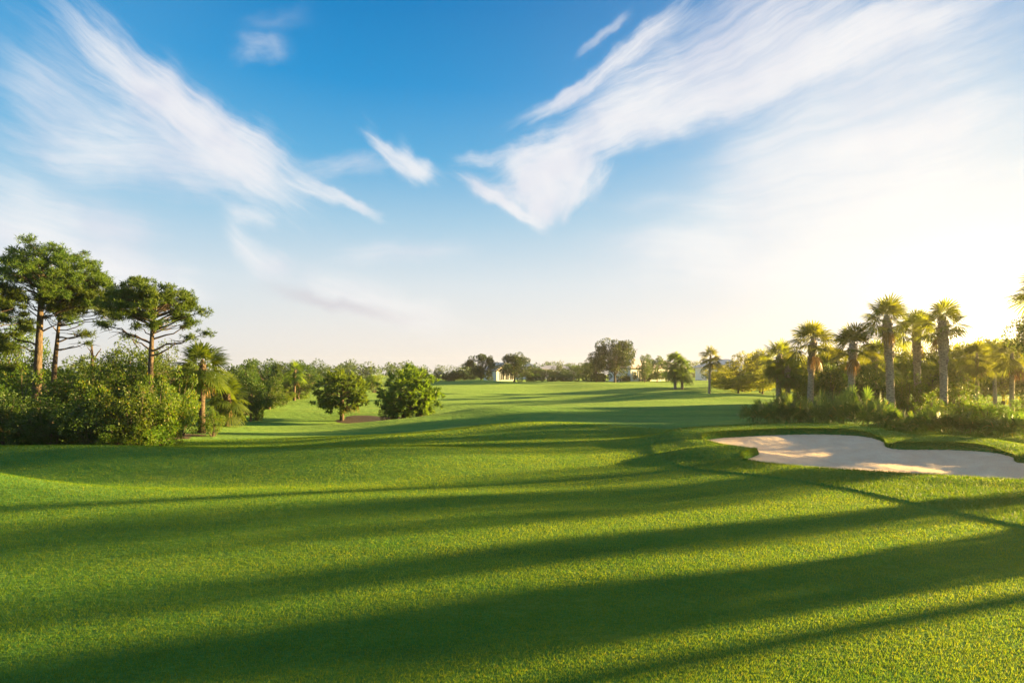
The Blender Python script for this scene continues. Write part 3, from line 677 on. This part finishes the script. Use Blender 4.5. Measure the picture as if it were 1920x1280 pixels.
OAK = [oak(20+i, nclump=26+2*i, nleaf=7500) for i in range(4)]
OAKF = [oak(30+i, trunk_h=.9, nclump=34+3*i, nleaf=6500, ll=.24, lw=.13, mat='oak_far', r_cl=(.55, .95), low=.55) for i in range(5)]
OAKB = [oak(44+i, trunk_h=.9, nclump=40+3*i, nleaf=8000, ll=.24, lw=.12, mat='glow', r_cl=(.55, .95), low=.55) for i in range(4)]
OAKR = [oak(36+i, trunk_h=1.3, nclump=62+4*i, nleaf=13000, ll=.2, lw=.11, mat='ridge', r_cl=(.5, .8), low=.55) for i in range(3)]
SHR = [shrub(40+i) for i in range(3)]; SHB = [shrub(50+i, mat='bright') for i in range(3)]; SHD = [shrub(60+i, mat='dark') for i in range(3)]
SN = ('stems', 'foliage')
rr_ = random.Random(4)
def tree_px(name, px, Y, top, label, tc_, cat='tree', group=None, H=6.0, wpx=None, rw=3.0, names=('trunk', 'crown'), sink=.05):
    x, y, z = col_at(px, Y); hh = CAM_H+(HZ-top)*Y/F-z; s = hh/H
    sw = (wpx*Y/F/2)/(rw*1.12) if wpx else s
    return L1(name, label, cat, (x, y, z-sink), tc_, rr_.uniform(0, 6.28), (sw, sw, s), group, names)
def shr_px(px, Y, top, wpx, label, tc_, group='shrubs of the left thicket', name='shrub', cat='shrub'):
    return tree_px(name, px, Y, top, label, tc_, cat, group, 2.75, wpx, 1.7, SN)

tree_px('oak_tree', 245, 34, 628, 'small leafy oak behind the lone pine trunk', OAK[0], wpx=150)
tree_px('oak_tree', 325, 36, 640, 'dark leafy tree between lone pine and tall palm', OAK[1], wpx=130)
tree_px('oak_tree', 15, 33, 590, 'dense dark tree under the left edge pine', OAK[2], wpx=140)
tree_px('oak_tree', 120, 38, 668, 'low leafy tree behind the two pine trunks', OAK[3], wpx=190)
tree_px('oak_tree', 205, 40, 680, 'low leafy tree beside the bare dead trunk', OAK[0], wpx=150)
# thicket shrubs (front row at about 25 m)
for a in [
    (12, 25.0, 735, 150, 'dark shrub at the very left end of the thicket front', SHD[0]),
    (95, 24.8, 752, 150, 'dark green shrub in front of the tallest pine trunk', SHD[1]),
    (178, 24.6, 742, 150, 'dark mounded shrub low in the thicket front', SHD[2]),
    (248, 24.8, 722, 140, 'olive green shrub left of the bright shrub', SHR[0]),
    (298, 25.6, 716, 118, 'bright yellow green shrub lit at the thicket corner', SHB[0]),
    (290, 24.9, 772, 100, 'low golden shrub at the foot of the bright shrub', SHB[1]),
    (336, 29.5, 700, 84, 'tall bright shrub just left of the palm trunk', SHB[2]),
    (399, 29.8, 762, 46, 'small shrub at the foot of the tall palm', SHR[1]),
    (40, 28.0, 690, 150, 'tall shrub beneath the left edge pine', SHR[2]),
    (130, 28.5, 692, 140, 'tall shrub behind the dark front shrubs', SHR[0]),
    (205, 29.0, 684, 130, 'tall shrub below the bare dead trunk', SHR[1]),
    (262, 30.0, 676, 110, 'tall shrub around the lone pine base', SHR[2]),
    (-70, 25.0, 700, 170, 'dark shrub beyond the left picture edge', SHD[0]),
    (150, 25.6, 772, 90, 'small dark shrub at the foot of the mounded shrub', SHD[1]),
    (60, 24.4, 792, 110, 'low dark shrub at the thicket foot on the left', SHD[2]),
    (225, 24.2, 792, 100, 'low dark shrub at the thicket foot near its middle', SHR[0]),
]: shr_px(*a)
# tall palm at the corner of the thicket
x, y, z = hit(378, 812)
thing('palm_tree', 'tall palm with shade coloured trunk at the corner of the left thicket', 'palm', (x, y, z-.05), sabal(71, H=CAM_H+(HZ-672)*y/F-z, tr=.17, nleaf=46, lp=1.0, lf=.9, emin=-35, boots=.1, ndead=6, lean=.02, mat='palm_full', droop=.3, tmat='ptrunk_shaded'))
palmx = (x, y)
thing('palm_tree', 'shaggy palm with hanging brown fronds behind the tall palm', 'palm', col_at(425, 37), sabal(72, H=2.3, tr=.2, nleaf=40, lp=.95, lf=.85, emin=-60, boots=.2, ndead=16, mat='palm_full', tmat='ptrunk_shaded'))
# treeline beyond, and the low shrubs at its foot
for i, (px, Yt, top, w, lab) in enumerate([
    (455, 48, 672, 90, 'bushy tree right behind the shaggy palm'), (492, 56, 666, 80, 'tall rounded tree first in the far left treeline'),
    (470, 42, 695, 80, 'pale green low tree beside the shaggy palm'), (522, 62, 674, 70, 'dark tree left of the thin far palm'),
    (575, 70, 681, 70, 'rounded tree right of the thin far palm'), (505, 50, 704, 70, 'yellowish low tree under the treeline'),
    (610, 82, 688, 80, 'dark tree behind the near fairway palm'), (560, 60, 706, 60, 'low dark tree below the thin far palm')]):
    tree_px('tree', px, Yt, top, lab, OAKF[i % 5], wpx=w, group='left treeline trees')
for i, (px, Yt, top, w, lab) in enumerate([
    (425, 43, 728, 60, 'brownish shrub first along the treeline foot'), (462, 46, 730, 56, 'green shrub second along the treeline foot'),
    (500, 50, 728, 54, 'yellow green shrub third along the treeline foot'), (532, 55, 728, 46, 'bright shrub fourth along the treeline foot'),
    (562, 61, 725, 44, 'dark shrub last along the treeline foot'), (480, 43, 742, 30, 'small low shrub on the grass edge')]):
    shr_px(px, Yt, top, w, lab, (SHR+SHB)[i], group='shrubs along the treeline foot')
thing('palm_tree', 'thin far palm rising above the left treeline', 'palm', col_at(552, 58), sabal(73, H=3.2, tr=.12, nleaf=28, lp=.8, lf=.85, emin=-35, boots=.1, ndead=2, mat='palm_full', tmat='ptrunk_shaded'))
# two full palms in the swale
def fanbush(seed, rx, z0, z1, ntuft, per, mat, trunks, ll=.42, lw=.055, ndead=0, tr=.17):
    # rounded cabbage palm crown: many fan tufts over a dome, each a spray of narrow leaflets; short trunks; brown hanging fans
    rng = np.random.RandomState(seed); cz = z0+(z1-z0)*.42; up, dn = z1-cz, cz-z0
    d = rng.normal(size=(ntuft, 3)); d /= np.linalg.norm(d, axis=1)[:, None]; q = rng.uniform(.35, 1.0, ntuft)**.55
    cen = np.stack([d[:, 0]*rx*q, d[:, 1]*rx*q, cz+d[:, 2]*np.where(d[:, 2] > 0, up, dn)*q], -1)*np.array([1, 1, 1])
    cen += rng.normal(0, .08*rx, cen.shape)
    out_ = d+np.array([0, 0, .25]); out_ /= np.linalg.norm(out_, axis=1)[:, None]
    P = np.repeat(cen, per, 0)+rng.normal(0, .03, (ntuft*per, 3)); o_ = np.repeat(out_, per, 0)
    side = np.cross(out_, rng.normal(size=out_.shape)); side /= np.linalg.norm(side, axis=1)[:, None]
    sd_ = np.repeat(side, per, 0); th = rng.uniform(-1.9, 1.9, len(P))[:, None]
    dr = o_*np.cos(th)+sd_*np.sin(th)
    v = leaf_quads(P, ll, lw, rng, droop=.15, out_dir=dr, outw=1.45)
    tb = MB()
    for k in range(trunks):
        ox = 0 if k == 0 else rng.normal(0, .5); t = np.linspace(0, 1, 9)[:, None]
        tb.tube(np.concatenate([ox*(.6+.5*t), .2*ox*t, cz*t], 1), tr*(1-.15*t[:, 0])*(1 if k == 0 else .7), 10, rough=.1, rng=rng)
    for c in cen[::3]: limb(tb, (0, 0, max(.5, min(cz, c[2]-.2))), c, .02, .008, rng, .08, 5, 4)
    cm = MB(); cm.add(v, None, np.arange(len(v)).reshape(-1, 4))
    for k in range(44):                          # whole fans standing out of the mass
        el = R(rng.uniform(-15, 88)); fan_leaf(cm, np.array([0, 0, cz-.1]), k*2.4, el, rx*rng.uniform(.45, .8), .62*rx/2, rng, 18, R(115), .4, .3)
    pr = [('trunk', tb.build('palm_trunk', M['ptrunk_shaded'], True)), ('crown', cm.build('palm_crown', M[mat]))]
    if ndead:
        db = MB()
        for k in range(ndead):
            a_ = rng.uniform(-1.2, 1.2); fan_leaf(db, np.array([.75*rx*math.cos(a_)*.7, .75*rx*math.sin(a_)*.7, z0+.9]), a_, R(-65), .35, .6, rng, 12, R(60), .8, .6)
        pr.append(('dead_fronds', db.build('palm_dead_fronds', M['dead'])))
    return pr
x, y, z = hit(641, 789)
thing('palm_tree', 'full low crowned palm with brown fronds standing in the swale', 'palm', (x, y, z-.05), fanbush(74, 1.9*y/43, .75*y/43, 3.75*y/43, 260, 44, 'palm_full', 1, ll=.32, lw=.05, ndead=5))
px0 = (x, y)
x, y, z = col_at(768, 43.5)
thing('palm_tree', 'full bushy palm clump half hidden by the knoll', 'palm', (x, y, z-.05), fanbush(75, 2.25, .35, CAM_H+(HZ-685)*43.5/F-z, 340, 44, 'palm_full', 3, ll=.32, lw=.05))
px1 = (x, y)
shr_px(738, 43.8, 742, 56, 'low dark shrub under the left side of the palm clump', SHD[0], group=None)
shr_px(795, 44.2, 752, 50, 'low shrub under the right side of the palm clump', SHD[1], group=None)
patch('mulch_bed', px0[0]+2.1, px0[1]+.3, 3.0, 1.6, 2, M['mulch'], 'brown mulch between the two full palms')
patch('mulch_bed', palmx[0]-1.5, palmx[1]-2.2, 2.7, 1.5, 5, M['mulch'], 'brown leaf litter at the thicket corner')
shr_px(702, 75, 693, 40, 'bright yellow shrub lit between the two full palms', SHB[0], group=None)

# ------------------------------------------------------------------ far centre
tree_px('tree', 902, 120, 659, 'upright tree alone at the left end of the ridge', OAKR[0], wpx=60)
tree_px('tree', 964, 122, 661, 'round crowned tree on thin trunk right of the white gable', OAKR[1], wpx=76)
tree_px('tree', 1152, 112, 634, 'largest tree on the ridge beside the white house', OAKR[2], wpx=96)
tree_px('tree', 1118, 118, 668, 'lower tree joined to the left of the largest ridge tree', OAKF[3], wpx=54)
tree_px('tree', 1209, 118, 664, 'narrow dark tree in front of the white house', OAKF[4], wpx=30)
tree_px('tree', 1232, 122, 666, 'thin brownish tree between narrow tree and palm pair', OAKF[0], wpx=46)
for i, (px, Yt, top, w) in enumerate([(1000, 150, 684, 46), (1045, 160, 680, 34), (1075, 155, 684, 50), (1095, 150, 678, 40), (930, 160, 686, 40), (870, 150, 697, 60), (845, 140, 694, 60), (1020, 150, 692, 40)]):
    tree_px('tree', px, Yt, top, ['pale tree among the far roofs left of the hedge', 'small dark tree above the far tiled roof', 'hazy tree right of the far tiled roof', 'hazy tree touching the largest ridge tree',
            'low tree behind the white gable', 'low bushy tree left of the ridge tree', 'low bushy tree right of the palm clump', 'low pale tree before the far roof'][i], OAKF[i % 5], wpx=w, group='hazy trees behind the ridge')
# clipped hedge along the ridge
def hedge_mesh(Lh, hh, dd, n, seed, mat):
    rng = np.random.RandomState(seed); nc = int(Lh*1.3); cen = np.stack([rng.uniform(-Lh/2, Lh/2, nc), rng.uniform(-dd/2, dd/2, nc), hh*rng.uniform(.25, .85, nc)], -1)
    return clumps_mesh('hedge', cen, rng.uniform(.5, .8, nc), n, .26, .14, M[mat], rng)
h0 = col_at(1120, 126)
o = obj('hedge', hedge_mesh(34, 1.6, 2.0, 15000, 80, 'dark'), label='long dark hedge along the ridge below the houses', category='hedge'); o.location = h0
h1 = col_at(855, 132)
o = obj('hedge', hedge_mesh(17, 2.4, 2.4, 8000, 81, 'oak_far'), label='shorter green hedge right of the full palm clump', category='hedge'); o.location = h1

def house(label, loc, w, d, h, rise, wins, group='houses behind the ridge', gable=False, rot=0.0, arches=False):
    wb = MB(); wb.box((-w/2, -d/2, -.5), (w/2, d/2, h))
    e = .5; rb = MB()
    if gable:
        wb.add([(-w/2, -d/2, h), (w/2, -d/2, h), (0, -d/2, h+rise), (-w/2, -d/2+.2, h), (w/2, -d/2+.2, h), (0, -d/2+.2, h+rise)], [(0, 1, 2), (4, 3, 5)], [(0, 2, 5, 3), (1, 4, 5, 2)])
        for sg in (-1, 1):
            rb.add([(sg*(w/2+e), -d/2-e, h-e*rise/(w/2)), (0, -d/2-e, h+rise), (0, d/2+e, h+rise), (sg*(w/2+e), d/2+e, h-e*rise/(w/2)),
                    (sg*(w/2+e), -d/2-e, h-e*rise/(w/2)+.18), (0, -d/2-e, h+rise+.18), (0, d/2+e, h+rise+.18), (sg*(w/2+e), d/2+e, h-e*rise/(w/2)+.18)], None,
                   [(0, 1, 2, 3), (4, 7, 6, 5), (0, 4, 5, 1), (2, 6, 7, 3), (0, 3, 7, 4)])
    else:
        a, b, r_ = w/2+e, d/2+e, max(w/2-d/2, .3)
        rb.box((-a, -b, h-.02), (a, b, h+.16))
        rb.add([(-a, -b, h+.163), (a, -b, h+.163), (a, b, h+.163), (-a, b, h+.163), (-r_, 0, h+rise), (r_, 0, h+rise)], [(0, 4, 3), (1, 2, 5)], [(0, 1, 5, 4), (2, 3, 4, 5)])
    e_ = thing('house', label, 'house', loc, [('wall', wb.build('house_wall', M['wall'])), ('roof', rb.build('house_roof', M['roof']))], rot, 1.0, group)
    for (x, z0, ww, hh, kind) in wins:
        fb = MB(); t = .1
        for bx_ in [((-ww/2-t, -.06, -t), (-ww/2, .05, hh+t)), ((ww/2, -.06, -t), (ww/2+t, .05, hh+t)), ((-ww/2, -.06, hh), (ww/2, .05, hh+t)), ((-ww/2, -.09, -t), (ww/2, .05, 0)), ((-.03, -.05, 0), (.03, .04, hh))]: fb.box(*bx_)
        fr = obj(kind, fb.build(kind, M['wall']), e_); fr.location = (x, -d/2-.02, z0)
        gb = MB(); gb.box((-ww/2, -.02, 0), (ww/2, .01, hh))
        obj('pane' if kind == 'window' else 'door_leaf', gb.build('pane', M['glass'] if kind == 'window' else M['shutter']), fr)
    return e_
hz_ = lambda px, Yt: col_at(px, Yt)
house('white gabled house end with tall windows between two ridge trees', hz_(936, 138), 5.0, 6, 2.6, 1.5, [(-.9, .3, .9, 1.9, 'window'), (.3, .3, .9, 1.9, 'window'), (1.5, .3, .8, 1.9, 'window')], gable=True, rot=R(32))
house('low house with grey tiled roof above the middle of the hedge', hz_(1040, 170), 12, 7, 2.7, 1.3, [(-3.5, .8, 1.4, 1.3, 'window'), (0, .8, 1.4, 1.3, 'window'), (3.2, .8, 1.4, 1.3, 'window')])
house('white house with pale roof and dark openings right of the largest tree', hz_(1190, 131), 9.0, 7, 2.9, 2.1, [(-1.6, .1, 1.3, 2.2, 'door'), (.9, .5, 1.8, 1.8, 'window'), (3.2, .6, .9, 1.5, 'window'), (-3.4, .6, .8, 1.5, 'window')], rot=R(32))
house('white house part seen behind the palm pair', hz_(1240, 142), 8.0, 7, 3.0, 2.0, [(-2, .7, 1.2, 1.5, 'window'), (1.2, .7, 1.2, 1.5, 'window')], rot=R(30))
house('pale house far behind the single slim palm', hz_(1352, 150), 11, 7, 3.3, 2.2, [(-3, .8, 1.2, 1.4, 'window'), (0, .8, 1.2, 1.4, 'window'), (3, .8, 1.2, 1.4, 'window')])
house('house with a sliver of roof behind the round crowned tree', hz_(990, 165), 7, 6, 2.8, 1.8, [(-1.5, .8, 1.2, 1.3, 'window'), (1.5, .8, 1.2, 1.3, 'window')])

for i, (px, top, lab) in enumerate([(1266, 652, 'left palm of the pair on the ridge shoulder'), (1279, 660, 'right palm of the pair on the ridge shoulder')]):
    x, y, z = col_at(px, 84); thing('palm_tree', lab, 'palm', (x, y, z-.05), sabal(90+i, H=CAM_H+(HZ-top-14)*84/F-z-.7, tr=.2, nleaf=44, lp=1.35, lf=1.1, emin=-60, boots=.1, ndead=5, mat='palm_full'))
x, y, z = col_at(1330, 72)
thing('palm_tree', 'single slim palm right of the palm pair', 'palm', (x, y, z-.05), sabal(93, H=5.0, tr=.15, nleaf=28, lp=.95, lf=.95, emin=-35, boots=.05, ndead=2))

# ------------------------------------------------------------------ right: palm grove
def palm_r(px, Yt, ytop_trunk, label, seed, crown=1.0, **kw):
    x, y, z = col_at(px, Yt); H = CAM_H+(HZ-ytop_trunk)*Yt/F-z
    a = dict(H=H+.3, tr=.195, nleaf=28, lp=1.0*crown, lf=.95*crown, emin=-16, boots=.22, ndead=2, droop=.36); a.update(kw)
    return thing('palm_tree', label, 'palm', (x, y, z-.05), sabal(seed, **a), group='palms of the right grove')
palm_r(1519, 38, 640, 'leftmost full palm of the grove with bare stout trunk', 101, 1.05, lean=-.02)
palm_r(1595, 35, 647, 'stout trunked palm second in the grove row', 102, 1.0, lean=.0)
palm_r(1671, 34, 597, 'tallest broad crowned palm in the grove', 103, 1.0, lean=-.02, tr=.22)
palm_r(1721, 36, 616, 'slimmer palm close behind the tallest palm', 104, .95, lean=-.01, tr=.2)
palm_r(1770, 33, 603, 'palm with swollen neck and one long side frond', 105, .95, lean=-.01, nleaf=26, boots=.4)
palm_r(1962, 24, 545, 'palm cut off by the right picture edge', 106, .9, tr=.2, emin=5)
palm_r(1460, 44, 668, 'short shaggy palm with brown skirt at the grove start', 107, 1.0, tr=.2, nleaf=40, emin=-60, ndead=14)
palm_r(1478, 43, 690, 'small palm with dead fronds below the shaggy palm', 108, .8, tr=.15, nleaf=26, emin=-60, ndead=14)
palm_r(1832, 40, 668, 'low palm with thin dark trunk right of the swollen neck palm', 109, 1.1, tr=.12, nleaf=34, lp=.75, lf=.8, emin=-40, boots=.0, ndead=3)
palm_r(1897, 38, 665, 'low wide palm with thin trunk by the open grass', 110, 1.25, tr=.13, nleaf=36, lp=.9, lf=.9, emin=-40, boots=.0, ndead=4)
palm_r(1866, 44, 662, 'pale palm behind the two thin trunked palms', 111, 1.2, tr=.13, nleaf=32, lp=.85, lf=.85, emin=-40, boots=.0, ndead=3)
palm_r(1638, 42, 672, 'low palm crown filling the gap left of the tallest palm', 112, 1.1, tr=.17, nleaf=40, emin=-50, ndead=5)

PMT = [palmetto(120+i) for i in range(4)]; PMB = [palmetto(126+i, mat='bright') for i in range(2)]
def pmt_px(px, Yt, top, w, label, me):
    x, y, z = col_at(px, Yt); hh = CAM_H+(HZ-top)*Yt/F-z
    e_ = thing('palmetto', label, 'palmetto', (x, y, z-.03), [('fans', me)], rr_.uniform(0, 6.28), (w*Yt/F/2.7, w*Yt/F/2.7, hh/1.25), 'palmettos below the grove')
    return e_
for i, (px, Yt, top, w, lab) in enumerate([
    (1415, 32.5, 752, 62, 'spiky palmetto at the left tip of the grove bed'), (1450, 31.5, 748, 70, 'palmetto second from the left tip of the bed'),
    (1490, 31, 742, 74, 'palmetto below the shaggy palm'), (1530, 30.5, 738, 78, 'palmetto below the leftmost full palm'),
    (1572, 30, 735, 78, 'tall palmetto left of the second palm trunk'), (1615, 29.5, 742, 76, 'palmetto right of the second palm trunk'),
    (1655, 29, 752, 74, 'palmetto before the tallest palm trunk'), (1695, 28.5, 762, 74, 'low palmetto right of the tallest palm trunk'),
    (1735, 28, 764, 74, 'low palmetto below the slimmer palm'), (1778, 27.5, 768, 76, 'palmetto at the foot of the swollen neck palm'),
    (1822, 27, 772, 76, 'palmetto right of the swollen neck palm'), (1866, 26.5, 776, 78, 'palmetto near the right end of the bed'),
    (1908, 26, 772, 78, 'palmetto at the right picture edge'), (1955, 25.5, 770, 80, 'palmetto just past the right picture edge'),
    (1470, 33.5, 735, 70, 'palmetto in the back row under the shaggy palm'), (1555, 33, 722, 80, 'palmetto in the back row right of the leftmost full palm'),
    (1625, 32, 728, 80, 'palmetto in the back row left of the tallest palm')]):
    pmt_px(px, Yt, top, w, lab, PMT[i % 4])
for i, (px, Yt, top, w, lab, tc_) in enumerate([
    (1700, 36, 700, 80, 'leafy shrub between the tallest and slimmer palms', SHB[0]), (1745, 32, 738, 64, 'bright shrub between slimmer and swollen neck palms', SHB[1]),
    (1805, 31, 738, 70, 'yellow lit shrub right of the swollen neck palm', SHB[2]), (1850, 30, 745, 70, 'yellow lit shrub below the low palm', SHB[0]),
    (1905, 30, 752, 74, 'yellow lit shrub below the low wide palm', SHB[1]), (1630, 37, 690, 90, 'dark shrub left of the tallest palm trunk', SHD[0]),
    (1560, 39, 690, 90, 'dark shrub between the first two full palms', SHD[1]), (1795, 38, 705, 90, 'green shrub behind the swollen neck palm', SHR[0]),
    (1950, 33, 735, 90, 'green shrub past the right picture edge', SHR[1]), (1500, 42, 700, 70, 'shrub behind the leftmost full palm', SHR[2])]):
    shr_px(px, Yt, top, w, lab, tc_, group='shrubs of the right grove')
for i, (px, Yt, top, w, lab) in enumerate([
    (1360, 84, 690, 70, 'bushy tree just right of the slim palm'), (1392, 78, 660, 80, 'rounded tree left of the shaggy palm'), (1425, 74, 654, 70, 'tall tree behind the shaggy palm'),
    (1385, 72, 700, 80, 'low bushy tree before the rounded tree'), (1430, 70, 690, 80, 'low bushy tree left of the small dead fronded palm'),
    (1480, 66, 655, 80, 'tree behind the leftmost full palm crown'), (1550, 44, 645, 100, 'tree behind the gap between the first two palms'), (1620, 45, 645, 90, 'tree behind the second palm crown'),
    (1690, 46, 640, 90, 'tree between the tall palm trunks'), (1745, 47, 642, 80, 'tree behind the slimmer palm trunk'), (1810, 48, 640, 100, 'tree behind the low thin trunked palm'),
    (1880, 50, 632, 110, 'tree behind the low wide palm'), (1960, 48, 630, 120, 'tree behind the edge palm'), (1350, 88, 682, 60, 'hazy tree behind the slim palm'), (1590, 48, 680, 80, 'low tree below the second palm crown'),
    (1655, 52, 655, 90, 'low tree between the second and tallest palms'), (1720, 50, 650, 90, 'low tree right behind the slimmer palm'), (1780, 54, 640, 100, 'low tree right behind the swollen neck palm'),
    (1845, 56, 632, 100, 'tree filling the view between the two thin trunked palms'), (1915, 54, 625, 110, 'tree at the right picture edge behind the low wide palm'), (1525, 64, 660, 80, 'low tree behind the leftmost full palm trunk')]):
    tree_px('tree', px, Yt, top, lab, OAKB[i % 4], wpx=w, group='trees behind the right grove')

# ------------------------------------------------------------------ trees past the right picture edge: they throw the long stripes of shade
SU = np.array([math.sin(SUN_AZ), math.cos(SUN_AZ)])
CK = {'o': (OAK, 'tree', 'tree', 6.0, 3.0, ('trunk', 'crown')), 's': (SHR, 'shrub', 'shrub', 2.75, 1.7, SN)}
def caster(y0, dist, H, w, label, kind, idx):   # y0: where its shade crosses the middle of the view
    p = np.array([0.0, y0])+SU*dist; V, cat, name, Hm, rw, nm = CK[kind]
    L1(name, label, cat, (p[0], p[1], gz(*p)-.05), V[idx % len(V)], rr_.uniform(0, 6.28), (w/2/(rw*1.02), w/2/(rw*1.02), H/Hm), 'trees past the right picture edge', nm)
for a in [
    (7.0, 16, 3.2, 2.1, 'tall shrub past the right edge shading the nearest grass', 's', 0), (6.9, 19.5, 4.6, 2.0, 'small tree past the right edge behind the nearest tall shrub', 'o', 0),
    (9.5, 20, 3.4, 1.6, 'narrow shrub past the right edge, second from the viewer', 's', 1), (9.6, 23, 5.2, 1.4, 'narrow tree past the right edge, second from the viewer', 'o', 1),
    (13.1, 24, 3.0, 2.4, 'shrub past the right edge below the bunker front', 's', 2), (13.3, 27, 6.2, 3.5, 'tree past the right edge beside the bunker front', 'o', 2),
    (16.9, 29, 4.7, 2.8, 'tree past the right edge level with the bunker', 'o', 3),
    (23.2, 34, 7.8, 4.2, 'tree past the right edge level with the bunker back', 'o', 0),
    (19.7, 31, 3.6, 2.6, 'unseen shrub added past the right edge to shade the bunker middle', 's', 0),  # added out of view to keep patches of sun off the sand
    (70.0, 98, 9.6, 8.0, 'high tree far past the right edge, alone behind the grove', 'o', 1)]: caster(*a)
p = np.array([0.0, 5.45])+SU*21
thing('palm_tree', 'slender palm past the right edge nearest the viewer', 'palm', (p[0], p[1], gz(*p)-.05), sabal(140, H=6.5, tr=.17, nleaf=24, ndead=1), group='trees past the right picture edge')

# ------------------------------------------------------------------ far wood closing every view
def wood(seed, n_tree, n_leaf):
    rng = np.random.RandomState(seed); cen = []; rad = []
    for i in range(n_tree):
        az_ = rng.uniform(R(-62), R(75)); rr = rng.uniform(175, 260) if az_ < R(25) else rng.uniform(95, 150)
        if az_ < R(-24): rr = rng.uniform(70, 120)
        h = rng.uniform(3.6, 6.2)*rr/170*.62+1.0
        x, y = rr*math.sin(az_), rr*math.cos(az_); z = gz(x, y)
        for _ in range(9):
            cen.append((x+rng.normal(0, 1.8), y+rng.normal(0, 1.8), z+h*rng.uniform(.08, .85))); rad.append(rng.uniform(1.0, 1.9)*h/5.5)
    return clumps_mesh('distant_wood', cen, rad, n_leaf, .62, .34, M['oak_far'], rng)
obj('distant_wood', wood(130, 260, 90000), kind='stuff', label='low far wood closing the view')

# ------------------------------------------------------------------ evening haze: one closed box of even, thin air
hb = MB(); hb.box((-EXT-20, -80, -4), (EXT+20, EXT+20, 17.5))
hm = bpy.data.materials.new('haze'); hm.use_nodes = True; hm.node_tree.nodes.clear(); hn = NB(hm.node_tree)
ho = hn.n.new('ShaderNodeOutputMaterial'); hv = hn.n.new('ShaderNodeVolumePrincipled')
hv.inputs['Color'].default_value = (1.0, .95, .86, 1); hv.inputs['Density'].default_value = 0.0004; hv.inputs['Anisotropy'].default_value = 0.72
hn.l.new(hv.outputs[0], ho.inputs['Volume'])
obj('haze', hb.build('haze', hm), kind='stuff', label='thin evening haze over the course')
